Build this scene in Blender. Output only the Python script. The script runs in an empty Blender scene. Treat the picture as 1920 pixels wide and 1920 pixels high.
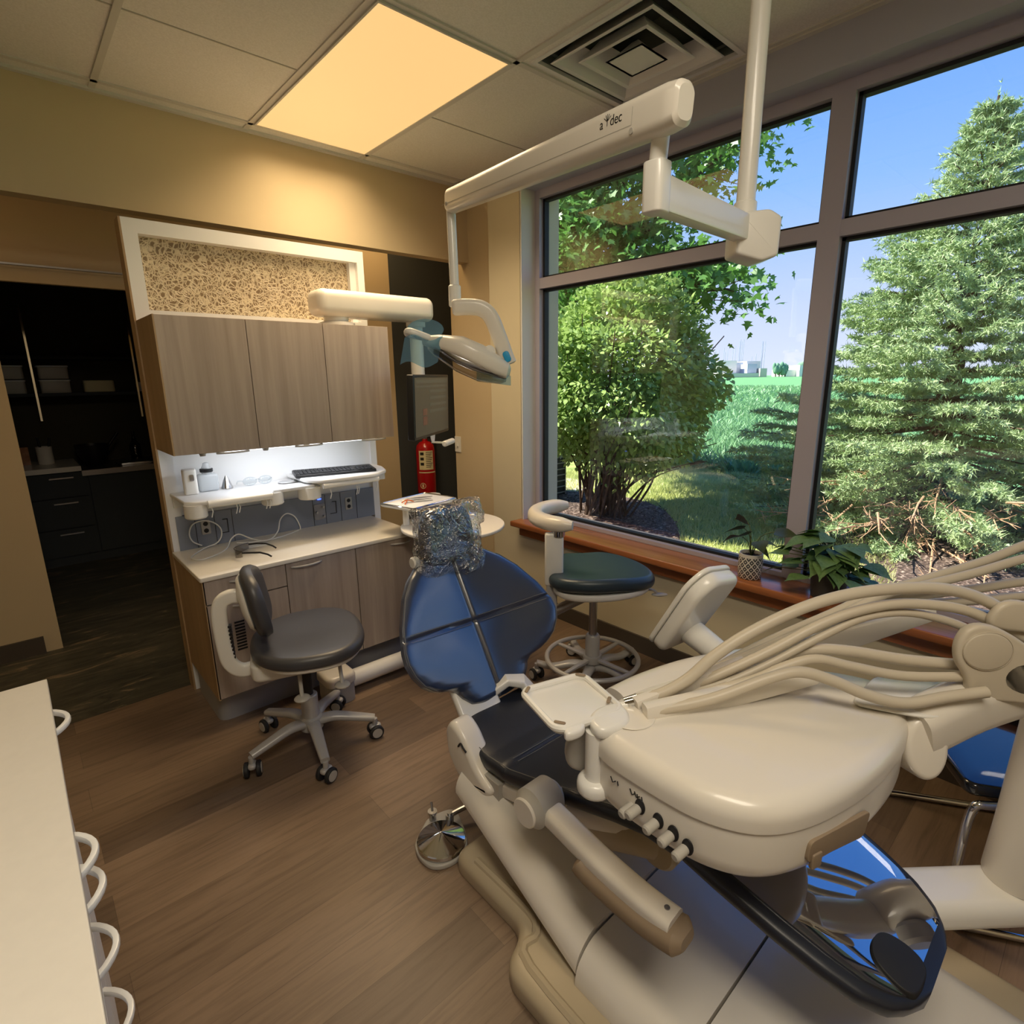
import bpy, bmesh, math, random
import numpy as np
from mathutils import Vector, Matrix, noise
R = math.radians
sc = bpy.context.scene
COL = sc.collection
random.seed(7)
rng = np.random.default_rng(7)
PI = math.pi

# ------------------------------------------------------------------ helpers
def lin(c):
    c = c / 255.0
    return c / 12.92 if c <= 0.04045 else ((c + 0.055) / 1.055) ** 2.4
def rgb(r, g, b): return (lin(r), lin(g), lin(b), 1.0)

class NT:
    def __init__(s, name):
        s.m = bpy.data.materials.new(name); s.m.use_nodes = True
        s.t = s.m.node_tree; s.n = s.t.nodes; s.l = s.t.links
        s.b = s.n['Principled BSDF']; s.out = s.n['Material Output']
    def node(s, typ, **kw):
        n = s.n.new(typ)
        for k, v in kw.items():
            if hasattr(n, k) and not k.startswith('i_'): setattr(n, k, v)
        return n
    def link(s, a, b): s.l.new(a, b)
    def coords(s, scale=(1, 1, 1), rot=(0, 0, 0), kind='Object'):
        tc = s.n.new('ShaderNodeTexCoord'); mp = s.n.new('ShaderNodeMapping')
        mp.inputs['Scale'].default_value = scale; mp.inputs['Rotation'].default_value = rot
        s.link(tc.outputs[kind], mp.inputs['Vector']); return mp.outputs['Vector']
    def noise(s, vec, scale=5, detail=3, rough=.5, dist=0):
        n = s.n.new('ShaderNodeTexNoise'); n.inputs['Scale'].default_value = scale
        n.inputs['Detail'].default_value = detail; n.inputs['Roughness'].default_value = rough
        n.inputs['Distortion'].default_value = dist
        if vec is not None: s.link(vec, n.inputs['Vector'])
        return n
    def ramp(s, fac, stops):
        r = s.n.new('ShaderNodeValToRGB'); e = r.color_ramp.elements
        while len(e) < len(stops): e.new(.5)
        for el, (p, c) in zip(e, stops): el.position = p; el.color = c
        s.link(fac, r.inputs['Fac']); return r.outputs['Color']
    def mix(s, fac, a, b, mode='MIX'):
        m = s.n.new('ShaderNodeMix'); m.data_type = 'RGBA'; m.blend_type = mode
        for i, v in ((0, fac), (6, a), (7, b)):
            if hasattr(v, 'is_linked') or isinstance(v, bpy.types.NodeSocket): s.link(v, m.inputs[i])
            else: m.inputs[i].default_value = v
        return m.outputs[2]
    def bump(s, h, strength=.2, dist=.01):
        b = s.n.new('ShaderNodeBump'); b.inputs['Strength'].default_value = strength
        b.inputs['Distance'].default_value = dist
        s.link(h, b.inputs['Height']); s.link(b.outputs['Normal'], s.b.inputs['Normal'])

def mat(name, col, rough=.5, metal=0, spec=.5, coat=0, nz=0, nscale=40, bump=0, bscale=200, emit=None, estr=1, alpha=1, trans=0, ior=1.45):
    t = NT(name); b = t.b
    b.inputs['Base Color'].default_value = col; b.inputs['Roughness'].default_value = rough
    b.inputs['Metallic'].default_value = metal; b.inputs['Specular IOR Level'].default_value = spec
    b.inputs['Coat Weight'].default_value = coat; b.inputs['IOR'].default_value = ior
    b.inputs['Transmission Weight'].default_value = trans; b.inputs['Alpha'].default_value = alpha
    v = None
    if nz:
        v = t.coords(); n = t.noise(v, nscale, 4)
        d = tuple(c * (1 - nz) for c in col[:3]) + (1,); u = tuple(min(1, c * (1 + nz)) for c in col[:3]) + (1,)
        t.link(t.ramp(n.outputs['Fac'], [(.3, d), (.7, u)]), b.inputs['Base Color'])
    if bump:
        v = v or t.coords(); n2 = t.noise(v, bscale, 3); t.bump(n2.outputs['Fac'], bump, .002)
    if emit: b.inputs['Emission Color'].default_value = emit; b.inputs['Emission Strength'].default_value = estr
    return t.m

def thin_glass(name, tint=(1, 1, 1, 1), rough=0.0, refl=1.0, ior=1.5):
    t = NT(name); t.n.remove(t.b)
    tr = t.n.new('ShaderNodeBsdfTransparent'); tr.inputs['Color'].default_value = tint
    gl = t.n.new('ShaderNodeBsdfGlossy'); gl.inputs['Roughness'].default_value = rough
    fr = t.n.new('ShaderNodeLayerWeight'); fr.inputs['Blend'].default_value = .5
    pw = t.n.new('ShaderNodeMath'); pw.operation = 'POWER'; pw.inputs[1].default_value = 5
    t.link(fr.outputs['Facing'], pw.inputs[0]); f0 = ((ior - 1) / (ior + 1)) ** 2
    ma = t.n.new('ShaderNodeMath'); ma.operation = 'MULTIPLY_ADD'; ma.inputs[1].default_value = 1 - f0; ma.inputs[2].default_value = f0
    t.link(pw.outputs[0], ma.inputs[0])
    mu = t.n.new('ShaderNodeMath'); mu.operation = 'MULTIPLY'; mu.inputs[1].default_value = refl; mu.use_clamp = True
    mx = t.n.new('ShaderNodeMixShader')
    t.link(ma.outputs[0], mu.inputs[0]); t.link(mu.outputs[0], mx.inputs[0])
    t.link(tr.outputs[0], mx.inputs[1]); t.link(gl.outputs[0], mx.inputs[2]); t.link(mx.outputs[0], t.out.inputs['Surface'])
    return t.m, t

def T(x=0, y=0, z=0): return Matrix.Translation((x, y, z))
def RX(a): return Matrix.Rotation(R(a), 4, 'X')
def RY(a): return Matrix.Rotation(R(a), 4, 'Y')
def RZ(a): return Matrix.Rotation(R(a), 4, 'Z')
def basis(o, x, y, z):
    m = Matrix.Identity(4)
    for i, a in enumerate((x, y, z, o)):
        for j in range(3): m[j][i] = a[j]
    return m
def frame_to(p0, p1):
    d = (Vector(p1) - Vector(p0)); q = d.to_track_quat('Z', 'Y').to_matrix().to_4x4()
    return Matrix.Translation(p0) @ q, d.length

def rrect(w, h, r, n=5, cx=0, cy=0):
    pts = []
    r = min(r, w / 2 - 1e-5, h / 2 - 1e-5)
    for k, (sx, sy) in enumerate(((1, 1), (-1, 1), (-1, -1), (1, -1))):
        for i in range(n + 1):
            a = PI / 2 * (k + i / n)
            pts.append((cx + sx * (w / 2 - r) + r * math.cos(a), cy + sy * (h / 2 - r) + r * math.sin(a)))
    return pts
def circ(r, n=32, cx=0, cy=0, ry=None):
    ry = ry or r
    return [(cx + r * math.cos(2 * PI * i / n), cy + ry * math.sin(2 * PI * i / n)) for i in range(n)]
def smooth_poly(pts, it=2):
    for _ in range(it):
        o = []
        for i in range(len(pts)):
            a, b = pts[i], pts[(i + 1) % len(pts)]
            o.append((a[0] * .75 + b[0] * .25, a[1] * .75 + b[1] * .25)); o.append((a[0] * .25 + b[0] * .75, a[1] * .25 + b[1] * .75))
        pts = o
    return pts
def round_poly(pts, r, n=4):
    out = []; N = len(pts)
    for i in range(N):
        p = Vector(pts[i]); a = Vector(pts[i - 1]) - p; b = Vector(pts[(i + 1) % N]) - p
        rr = min(r, a.length * .45, b.length * .45); a = a.normalized() * rr; b = b.normalized() * rr
        for k in range(n + 1):
            t = k / n; q = p + a * (1 - t) ** 2 + b * t ** 2
            out.append((q.x, q.y))
    return out
def catmull(pts, k=6, closed=False):
    P = [Vector(p) for p in pts]; n = len(P); out = []
    rngi = range(n if closed else n - 1)
    for i in rngi:
        if closed: p0, p1, p2, p3 = P[i - 1], P[i], P[(i + 1) % n], P[(i + 2) % n]
        else: p0, p1, p2, p3 = P[max(i - 1, 0)], P[i], P[i + 1], P[min(i + 2, n - 1)]
        for j in range(k):
            t = j / k
            out.append(.5 * ((2 * p1) + (p2 - p0) * t + (2 * p0 - 5 * p1 + 4 * p2 - p3) * t * t + (3 * p1 - p0 - 3 * p2 + p3) * t ** 3))
    if not closed: out.append(P[-1])
    return out

class MB:
    def __init__(s): s.v = []; s.f = []
    def add(s, vs, fs, M=None):
        o = len(s.v)
        if M is not None: vs = [M @ Vector(v) for v in vs]
        s.v += [tuple(v) for v in vs]; s.f += [tuple(i + o for i in f) for f in fs]; return s
    def box(s, x0, x1, y0, y1, z0, z1, M=None):
        v = [(x, y, z) for z in (z0, z1) for y in (y0, y1) for x in (x0, x1)]
        return s.add(v, [(0, 2, 3, 1), (4, 5, 7, 6), (0, 1, 5, 4), (2, 6, 7, 3), (0, 4, 6, 2), (1, 3, 7, 5)], M)
    def rings(s, rings, M=None, cap=True, close=False):
        n = len(rings[0]); v = [p for r in rings for p in r]; f = []
        m = len(rings)
        for i in range(m if close else m - 1):
            a = i * n; b = ((i + 1) % m) * n
            for k in range(n): f.append((a + k, a + (k + 1) % n, b + (k + 1) % n, b + k))
        if cap and not close: f.append(tuple(range(n - 1, -1, -1))); f.append(tuple((m - 1) * n + k for k in range(n)))
        return s.add(v, f, M)
    def slab(s, out, z0, z1, r=0.0, rb=None, M=None, n=3, fan=0, dome=0, warp=None):
        """outline prism with rounded top (r) and bottom (rb) edges; fan>0 adds inner rings for domed tops"""
        rb = r if rb is None else rb
        area = sum(out[i][0] * out[(i + 1) % len(out)][1] - out[(i + 1) % len(out)][0] * out[i][1] for i in range(len(out)))
        if area < 0: out = out[::-1]
        P = [Vector(p) for p in out]; N = len(P); nor = []
        for i in range(N):
            e0 = (P[i] - P[i - 1]); e1 = (P[(i + 1) % N] - P[i])
            if e0.length < 1e-9: e0 = e1
            if e1.length < 1e-9: e1 = e0
            e0.normalize(); e1.normalize()
            n0 = Vector((e0.y, -e0.x)); n1 = Vector((e1.y, -e1.x)); q = n0 + n1
            q = q / max(.35, q.length_squared / 2) if q.length > 1e-6 else n0
            nor.append(q)
        rg = []
        def ring(inset, z): rg.append([(P[i].x - nor[i].x * inset, P[i].y - nor[i].y * inset, z) for i in range(N)])
        if rb > 0:
            for k in range(n):
                a = PI / 2 * k / n; ring(rb * (1 - math.sin(a)), z0 + rb * (1 - math.cos(a)))
        ring(0, z0 + rb); ring(0, z1 - r)
        if r > 0:
            for k in range(1, n + 1):
                a = PI / 2 * k / n; ring(r * (1 - math.cos(a)), z1 - r + r * math.sin(a))
        top = rg[-1]
        if fan:
            cx = sum(p[0] for p in top) / N; cy = sum(p[1] for p in top) / N
            for k in range(1, fan + 1):
                q = 1 - k / (fan + 1)
                rg.append([(cx + (p[0] - cx) * q, cy + (p[1] - cy) * q, z1 + dome * (1 - q * q)) for p in top])
        if warp: rg = [[warp(Vector(p)) for p in r_] for r_ in rg]
        return s.rings(rg, M)
    def cyl(s, p0, p1, r0, r1=None, n=24, bev=0.0):
        r1 = r0 if r1 is None else r1; M, L = frame_to(p0, p1)
        prof = [(r0, 0), (r1, L)] if not bev else [(r0 - bev, 0), (r0, bev), (r1, L - bev), (r1 - bev, L)]
        return s.rings([[(r * math.cos(2 * PI * k / n), r * math.sin(2 * PI * k / n), z) for k in range(n)] for r, z in prof], M)
    def lathe(s, prof, M=None, n=32, cap=True):
        return s.rings([[(r * math.cos(2 * PI * k / n), r * math.sin(2 * PI * k / n), z) for k in range(n)] for r, z in prof], M, cap)
    def sphere(s, c, r, n=20, m=12, M=None):
        r = (r, r, r) if not hasattr(r, '__len__') else r
        rg = [[(c[0] + r[0] * math.sin(PI * j / m) * math.cos(2 * PI * k / n), c[1] + r[1] * math.sin(PI * j / m) * math.sin(2 * PI * k / n), c[2] - r[2] * math.cos(PI * j / m)) for k in range(n)] for j in range(m + 1)]
        rg[0] = [(p[0] + 1e-5 * math.cos(k), p[1] + 1e-5 * math.sin(k), p[2]) for k, p in enumerate(rg[0])]
        return s.rings(rg, M)
    def sweep(s, path, section, up=(0, 0, 1), scale=None, closed=False, M=None):
        P = [Vector(p) for p in path]; n = len(P); rg = []; u = Vector(up)
        for i in range(n):
            a = P[i - 1] if (i > 0 or closed) else P[i]; b = P[(i + 1) % n] if (i < n - 1 or closed) else P[i]
            t = (b - a).normalized(); x = t.cross(u)
            if x.length < 1e-4: x = t.cross(Vector((1, 0, 0)))
            x.normalize(); y = x.cross(t).normalized()
            k = scale[i] if scale else 1
            kx, ky = k if hasattr(k, '__len__') else (k, k)
            rg.append([P[i] + x * (p[0] * kx) + y * (p[1] * ky) for p in section])
        return s.rings(rg, M, True, closed)
    def tube(s, path, r, n=10, closed=False, sm=0, M=None):
        if sm: path = catmull(path, sm, closed)
        P = [Vector(p) for p in path]; m = len(P); rg = []; u = None
        if hasattr(r, '__len__') and len(r) != m: r = list(np.interp(np.linspace(0, 1, m), np.linspace(0, 1, len(r)), r))
        for i in range(m):
            a = P[i - 1] if (i > 0 or closed) else P[i]; b = P[(i + 1) % m] if (i < m - 1 or closed) else P[i]
            t = (b - a)
            t = t.normalized() if t.length > 1e-9 else Vector((0, 0, 1))
            if u is None: u = t.orthogonal().normalized()
            u = (u - t * u.dot(t));
            u = u.normalized() if u.length > 1e-6 else t.orthogonal().normalized()
            w = t.cross(u); rr = r[i] if hasattr(r, '__len__') else r
            rg.append([P[i] + (u * math.cos(2 * PI * k / n) + w * math.sin(2 * PI * k / n)) * rr for k in range(n)])
        return s.rings(rg, M, True, closed)

def top_of(o):
    while o.parent: o = o.parent
    return o
def props(o, label=None, cat=None, group=None, kind=None):
    if label: o['label'] = label
    if cat: o['category'] = cat
    if group: o['group'] = group
    if kind: o['kind'] = kind
    return o
def thing(name, label, cat, loc=(0, 0, 0), group=None):
    o = bpy.data.objects.new(name, None); COL.objects.link(o); o.location = loc; o.empty_display_size = .05
    return props(o, label, cat, group)
def mesh_of(name, mb, m, org=(0, 0, 0), ang=35):
    me = bpy.data.meshes.new(name)
    me.from_pydata([(v[0] - org[0], v[1] - org[1], v[2] - org[2]) for v in mb.v], [], mb.f)
    bm = bmesh.new(); bm.from_mesh(me); bmesh.ops.recalc_face_normals(bm, faces=bm.faces); bm.to_mesh(me); bm.free()
    me.shade_smooth(); me.set_sharp_from_angle(angle=R(ang)); me.materials.append(m); return me
def part(name, mb, m, parent, label=None, ang=35, kind=None):
    o = bpy.data.objects.new(name, mesh_of(name, mb, m, top_of(parent).location, ang)); COL.objects.link(o); o.parent = parent
    return props(o, label, kind=kind)
def pieces(mb):
    par = list(range(len(mb.v)))
    def find(a):
        while par[a] != a: par[a] = par[par[a]]; a = par[a]
        return a
    for f in mb.f:
        a = find(f[0])
        for q in f[1:]: par[find(q)] = a
    grp = {}
    for f in mb.f: grp.setdefault(find(f[0]), []).append(f)
    out = []
    for fs in grp.values():
        idx = sorted({q for f in fs for q in f}); mp = {q: i for i, q in enumerate(idx)}
        o = MB(); o.v = [mb.v[q] for q in idx]; o.f = [tuple(mp[q] for q in f) for f in fs]; out.append(o)
    return out
def parts(name, mb, m, parent, label=None, ang=35):
    return [part(name, p, m, parent, label, ang) for p in pieces(mb)]
def solo(name, mb, m, label=None, cat=None, group=None, kind=None, ang=35, org=None):
    if org is None:
        a = np.array(mb.v); org = ((a[:, 0].min() + a[:, 0].max()) / 2, (a[:, 1].min() + a[:, 1].max()) / 2, a[:, 2].min())
        if kind == 'structure': org = (0, 0, 0)
    o = bpy.data.objects.new(name, mesh_of(name, mb, m, org, ang)); COL.objects.link(o); o.location = org
    return props(o, label, cat, group, kind)
def bx(*a): return MB().box(*a)
def npmesh(name, verts, faces, m, k):
    """fast mesh from numpy arrays: verts (n,3), faces (f,k)"""
    me = bpy.data.meshes.new(name); nf = len(faces)
    me.vertices.add(len(verts)); me.vertices.foreach_set('co', np.asarray(verts, dtype=np.float32).ravel())
    me.loops.add(nf * k); me.loops.foreach_set('vertex_index', np.asarray(faces, dtype=np.int32).ravel())
    me.polygons.add(nf); me.polygons.foreach_set('loop_start', np.arange(0, nf * k, k, dtype=np.int32))
    me.update(calc_edges=True); me.validate(); me.materials.append(m); return me
def text_mesh(name, body, size, M, m, parent, ext=.0004, align='CENTER'):
    cu = bpy.data.curves.new(name, 'FONT'); cu.body = body; cu.size = size; cu.extrude = ext; cu.align_x = align; cu.align_y = 'CENTER'
    tmp = bpy.data.objects.new(name + '_tmp', cu); COL.objects.link(tmp)
    bpy.context.view_layer.update()
    me = bpy.data.meshes.new_from_object(tmp.evaluated_get(bpy.context.evaluated_depsgraph_get()))
    bpy.data.objects.remove(tmp); bpy.data.curves.remove(cu)
    org = top_of(parent).location
    me.transform(Matrix.Translation(-Vector(org)) @ M); me.materials.clear(); me.materials.append(m)
    me.name = name; o = bpy.data.objects.new(name, me); COL.objects.link(o); o.parent = parent; return o
# ------------------------------------------------------------------ materials
def wood_floor():
    t = NT('plank_floor'); v = t.coords()
    br = t.n.new('ShaderNodeTexBrick'); t.link(v, br.inputs['Vector'])
    br.inputs['Scale'].default_value = 1; br.inputs['Brick Width'].default_value = 1.22; br.inputs['Row Height'].default_value = .152
    br.inputs['Mortar Size'].default_value = .0007; br.inputs['Mortar Smooth'].default_value = .3; br.offset = .37
    br.inputs['Color1'].default_value = rgb(138, 117, 97); br.inputs['Color2'].default_value = rgb(99, 83, 69); br.inputs['Mortar'].default_value = rgb(96, 80, 67)
    br.inputs['Bias'].default_value = -.1
    v2 = t.coords((1.6, 22, 1)); n = t.noise(v2, 2.2, 6, .62, .6)
    g = t.ramp(n.outputs['Fac'], [(.25, (.5, .46, .43, 1)), (.55, (1, 1, 1, 1)), (.8, (.72, .68, .64, 1))])
    n3 = t.noise(t.coords((.6, 3, 1)), 1.6, 3)
    g2 = t.ramp(n3.outputs['Fac'], [(.3, (.74, .71, .68, 1)), (.7, (1.08, 1.05, 1, 1))])
    c = t.mix(.8, br.outputs['Color'], g, 'MULTIPLY'); c = t.mix(.8, c, g2, 'MULTIPLY')
    t.link(c, t.b.inputs['Base Color']); t.b.inputs['Roughness'].default_value = .42
    t.bump(n.outputs['Fac'], .12, .003); return t.m
def stone_vinyl():
    t = NT('slate_vinyl'); v = t.coords((.8, 3.4, 1)); n = t.noise(v, 3.2, 8, .68, 1.4)
    c = t.ramp(n.outputs['Fac'], [(.3, rgb(40, 40, 36)), (.48, rgb(70, 68, 58)), (.58, rgb(84, 80, 68)), (.66, rgb(140, 122, 98)), (.72, rgb(60, 60, 54))])
    t.link(c, t.b.inputs['Base Color']); t.b.inputs['Roughness'].default_value = .5; return t.m
def laminate(name, cA, cB, axis='Z', rough=.42):
    t = NT(name); s = {'Z': (26, 26, .9), 'X': (.9, 26, 26), 'Y': (26, .9, 26)}[axis]
    n = t.noise(t.coords(s), 1.0, 6, .6, .3)
    s2 = {'Z': (9, 9, .25), 'X': (.25, 9, 9), 'Y': (9, .25, 9)}[axis]
    n2 = t.noise(t.coords(s2), 1.0, 3)
    a = t.ramp(n.outputs['Fac'], [(.28, cA), (.72, cB)])
    b = t.ramp(n2.outputs['Fac'], [(.3, (.82, .8, .79, 1)), (.7, (1, 1, 1, 1))])
    t.link(t.mix(.85, a, b, 'MULTIPLY'), t.b.inputs['Base Color']); t.b.inputs['Roughness'].default_value = rough
    return t.m
def ceil_mat():
    t = NT('ceiling_tile'); n = t.noise(t.coords(), 160, 3)
    t.link(t.ramp(n.outputs['Fac'], [(.35, rgb(222, 220, 214)), (.65, rgb(232, 230, 225))]), t.b.inputs['Base Color'])
    t.b.inputs['Roughness'].default_value = .95; t.b.inputs['Specular IOR Level'].default_value = .1
    t.bump(n.outputs['Fac'], .06, .002); return t.m
def web_glass():
    t = NT('web_panel'); v = t.coords()
    d = t.noise(v, 14, 2); mixv = t.n.new('ShaderNodeVectorMath'); mixv.operation = 'MULTIPLY_ADD'
    mixv.inputs[1].default_value = (.07, .07, .07); t.link(d.outputs['Color'], mixv.inputs[0]); t.link(v, mixv.inputs[2])
    outs = []
    for sc_ in (38, 60):
        vo = t.n.new('ShaderNodeTexVoronoi'); vo.feature = 'DISTANCE_TO_EDGE'; vo.inputs['Scale'].default_value = sc_
        t.link(mixv.outputs[0], vo.inputs['Vector'])
        outs.append(t.ramp(vo.outputs['Distance'], [(0.02, (1, 1, 1, 1)), (.13, (0, 0, 0, 1))]))
    mx = t.mix(1, outs[0], outs[1], 'LIGHTEN')
    t.link(t.mix(mx, rgb(132, 112, 86), rgb(212, 196, 166)), t.b.inputs['Base Color'])
    t.b.inputs['Roughness'].default_value = .28; t.bump(mx, .5, .004); return t.m
def leaf_mat(name, cA, cB, cC, scale=6, trans=.35, rough=.45):
    t = NT(name); n = t.noise(t.coords(), scale, 2); wn = t.noise(t.coords(), scale * 9, 1)
    a = t.ramp(n.outputs['Fac'], [(.3, cA), (.7, cB)]); c = t.mix(wn.outputs['Fac'], a, cC)
    t.link(c, t.b.inputs['Base Color']); t.b.inputs['Roughness'].default_value = rough
    tr = t.n.new('ShaderNodeBsdfTranslucent'); t.link(c, tr.inputs['Color'])
    mx = t.n.new('ShaderNodeMixShader'); mx.inputs[0].default_value = trans
    t.link(t.b.outputs[0], mx.inputs[1]); t.link(tr.outputs[0], mx.inputs[2]); t.link(mx.outputs[0], t.out.inputs['Surface'])
    return t.m
def ramped(name, stops, scale, detail=5, rough=.9, sc3=(1, 1, 1), bump=0):
    t = NT(name); n = t.noise(t.coords(sc3), scale, detail, .6)
    t.link(t.ramp(n.outputs['Fac'], stops), t.b.inputs['Base Color']); t.b.inputs['Roughness'].default_value = rough
    t.b.inputs['Specular IOR Level'].default_value = .2
    if bump: t.bump(n.outputs['Fac'], bump, .03)
    return t.m
def pot_pattern():
    t = NT('lattice_ceramic'); tc = t.n.new('ShaderNodeTexCoord'); sx = t.n.new('ShaderNodeSeparateXYZ'); t.link(tc.outputs['Object'], sx.inputs[0])
    at = t.n.new('ShaderNodeMath'); at.operation = 'ARCTAN2'; t.link(sx.outputs[1], at.inputs[0]); t.link(sx.outputs[0], at.inputs[1])
    def m(op, a, b=None):
        n = t.n.new('ShaderNodeMath'); n.operation = op
        for i, q in enumerate((a, b)):
            if q is None: continue
            if isinstance(q, (int, float)): n.inputs[i].default_value = q
            else: t.link(q, n.inputs[i])
        return n.outputs[0]
    u = m('MULTIPLY', at.outputs[0], 12 / (2 * PI)); w = m('MULTIPLY', sx.outputs[2], 30)
    p = m('PINGPONG', m('ADD', u, w), .5); q = m('PINGPONG', m('SUBTRACT', u, w), .5)
    d = m('MINIMUM', p, q); e = m('MINIMUM', m('SUBTRACT', .5, p), m('SUBTRACT', .5, q))
    line = m('LESS_THAN', d, .12); dot = m('GREATER_THAN', d, .37); f = m('MAXIMUM', line, dot)
    top = m('GREATER_THAN', sx.outputs[2], .103); f = m('MAXIMUM', f, top)
    t.link(t.mix(f, rgb(58, 60, 62), rgb(226, 222, 212)), t.b.inputs['Base Color']); t.b.inputs['Roughness'].default_value = .35
    return t.m

M = {}
M['floor'] = wood_floor(); M['stone'] = stone_vinyl(); M['ceil'] = ceil_mat()
M['wall'] = mat('beige_paint', rgb(200, 182, 150), .85, spec=.25, nz=.02, nscale=3, bump=.05, bscale=300)
M['wallw'] = mat('cream_paint', rgb(206, 196, 170), .8, spec=.25, nz=.02, nscale=3, bump=.05, bscale=300)
M['header'] = mat('glare_tinted_paint', rgb(176, 178, 194), .7, spec=.3)  # wall paint with the bluish window glare put into its colour
M['duct'] = mat('duct_metal', rgb(84, 92, 88), .4, metal=.4)
M['dark'] = mat('charcoal_paint', rgb(66, 70, 72), .8, spec=.25, nz=.03, nscale=3)
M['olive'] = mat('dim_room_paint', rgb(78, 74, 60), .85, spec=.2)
M['tbar'] = mat('grid_metal', rgb(206, 204, 198), .5)
M['base'] = mat('rubber_base', rgb(74, 66, 58), .6)
M['sill'] = laminate('stained_oak', rgb(140, 82, 48), rgb(176, 112, 70), 'Y', .2)
M['alu'] = mat('window_aluminium', rgb(172, 168, 184), .38)  # lilac tint imitates the lens veil over the frame
M['gasket'] = mat('gasket_rubber', rgb(26, 28, 32), .6)
M['jamb'] = mat('jamb_white', rgb(214, 214, 212), .5)
M['lam'] = laminate('grey_elm_laminate', rgb(154, 139, 126), rgb(186, 171, 157))
M['lamside'] = laminate('tan_elm_laminate', rgb(158, 130, 94), rgb(182, 154, 116))
M['kick'] = mat('kick_grey', rgb(150, 150, 152), .45)
M['white'] = mat('white_laminate', rgb(226, 226, 226), .4)
M['quartz'] = mat('white_quartz', rgb(226, 220, 208), .3, nz=.015, nscale=60)
M['slate'] = mat('service_panel_grey', rgb(128, 134, 146), .45)
M['web'] = web_glass()
M['plastic'] = mat('warm_white_plastic', rgb(222, 216, 205), .3, coat=.2)
M['plasticw'] = mat('white_plastic', rgb(228, 226, 220), .28, coat=.2)
M['grey'] = mat('light_grey_plastic', rgb(176, 172, 164), .4)
M['taupe'] = mat('taupe_rubber', rgb(140, 122, 100), .55)
M['tan'] = mat('tan_base_plastic', rgb(178, 164, 138), .42)
M['hose'] = mat('beige_silicone', rgb(196, 186, 168), .42)
M['vinyl'] = mat('dark_vinyl', rgb(34, 38, 48), .36, spec=.55, bump=.06, bscale=500)
M['vinylb'] = mat('navy_vinyl', rgb(38, 48, 70), .3, spec=.8, coat=.75, bump=.05, bscale=500)
_p = M['vinylb'].node_tree.nodes['Principled BSDF']; _p.inputs['Coat Roughness'].default_value = .24; _p.inputs['Coat IOR'].default_value = 2.0
M['vinylg'] = mat('charcoal_vinyl', rgb(66, 66, 70), .38, spec=.6, bump=.06, bscale=500)
M['vinylt'] = mat('slate_blue_vinyl', rgb(44, 58, 68), .36, spec=.55, bump=.06, bscale=500)
_g = NT('glossy_film_over_vinyl'); _g.b.inputs['Base Color'].default_value = rgb(24, 26, 40); _g.b.inputs['Roughness'].default_value = .25
_gl = _g.n.new('ShaderNodeBsdfGlossy'); _gl.inputs['Roughness'].default_value = .015; _mx = _g.n.new('ShaderNodeMixShader'); _mx.inputs[0].default_value = .62
_g.link(_g.b.outputs[0], _mx.inputs[1]); _g.link(_gl.outputs[0], _mx.inputs[2]); _g.link(_mx.outputs[0], _g.out.inputs['Surface']); M['gloss'] = _g.m
M['gloss2'] = mat('glossy_black_vinyl', rgb(14, 15, 18), .07, spec=.7, coat=.6)
M['black'] = mat('black_plastic', rgb(24, 24, 26), .4)
M['rubber'] = mat('black_rubber', rgb(32, 32, 34), .6)
M['chrome'] = mat('chrome', rgb(214, 214, 214), .08, metal=1)
M['steel'] = mat('brushed_steel', rgb(176, 176, 178), .28, metal=1)
M['satin'] = mat('satin_aluminium', rgb(172, 170, 168), .32, metal=.15)
M['thread'] = mat('grey_thread', rgb(112, 112, 112), .7)
M['red'] = mat('red_enamel', rgb(172, 16, 22), .25, coat=.5)
M['label'] = mat('label_paper', rgb(226, 216, 176), .6)
M['ink'] = mat('black_ink', rgb(28, 28, 28), .7)
M['paper'] = mat('white_paper', rgb(236, 236, 236), .8)
M['orange'] = mat('orange_ink', rgb(206, 110, 60), .6)
M['panel'] = mat('lit_diffuser', rgb(120, 110, 90), .5, emit=(1.0, .60, .235, 1), estr=.74)
M['panelstrip'] = mat('lit_strip', rgb(250, 250, 250), .5, emit=(.86, .92, 1, 1), estr=3.0)
M['led'] = mat('blue_led', rgb(40, 70, 255), .4, emit=(.05, .12, 1, 1), estr=3)
M['bluebtn'] = mat('blue_button', rgb(30, 150, 205), .35)
M['film'], _f = thin_glass('blue_barrier_film', (.74, .88, .93, 1), .08, 1.0)
_d = _f.n.new('ShaderNodeBsdfDiffuse'); _d.inputs['Color'].default_value = rgb(130, 176, 206); _m = _f.n.new('ShaderNodeMixShader'); _m.inputs[0].default_value = .2
_o = [l for l in _f.l if l.to_node == _f.out][0].from_socket; _f.link(_o, _m.inputs[1]); _f.link(_d.outputs[0], _m.inputs[2]); _f.link(_m.outputs[0], _f.out.inputs['Surface'])
M['glass'], _ = thin_glass('window_glass', (.97, .99, .99, 1), 0, 1.7, 1.55)
M['clear'], _ = thin_glass('clear_plastic', (.9, .93, .95, 1), .04, 1.3)
M['bag'], _t = thin_glass('crinkled_film', (.9, .93, .96, 1), .03, 3.0, 1.7)
_n = _t.noise(_t.coords((1, 1, 1)), 20, 3, .55, 2.2); _b = _t.n.new('ShaderNodeBump'); _b.inputs['Strength'].default_value = 1; _b.inputs['Distance'].default_value = .03
_t.link(_n.outputs['Fac'], _b.inputs['Height'])
for nd in _t.n:
    if nd.type in ('BSDF_GLOSSY', 'LAYER_WEIGHT'): _t.link(_b.outputs['Normal'], nd.inputs['Normal'])
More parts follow.
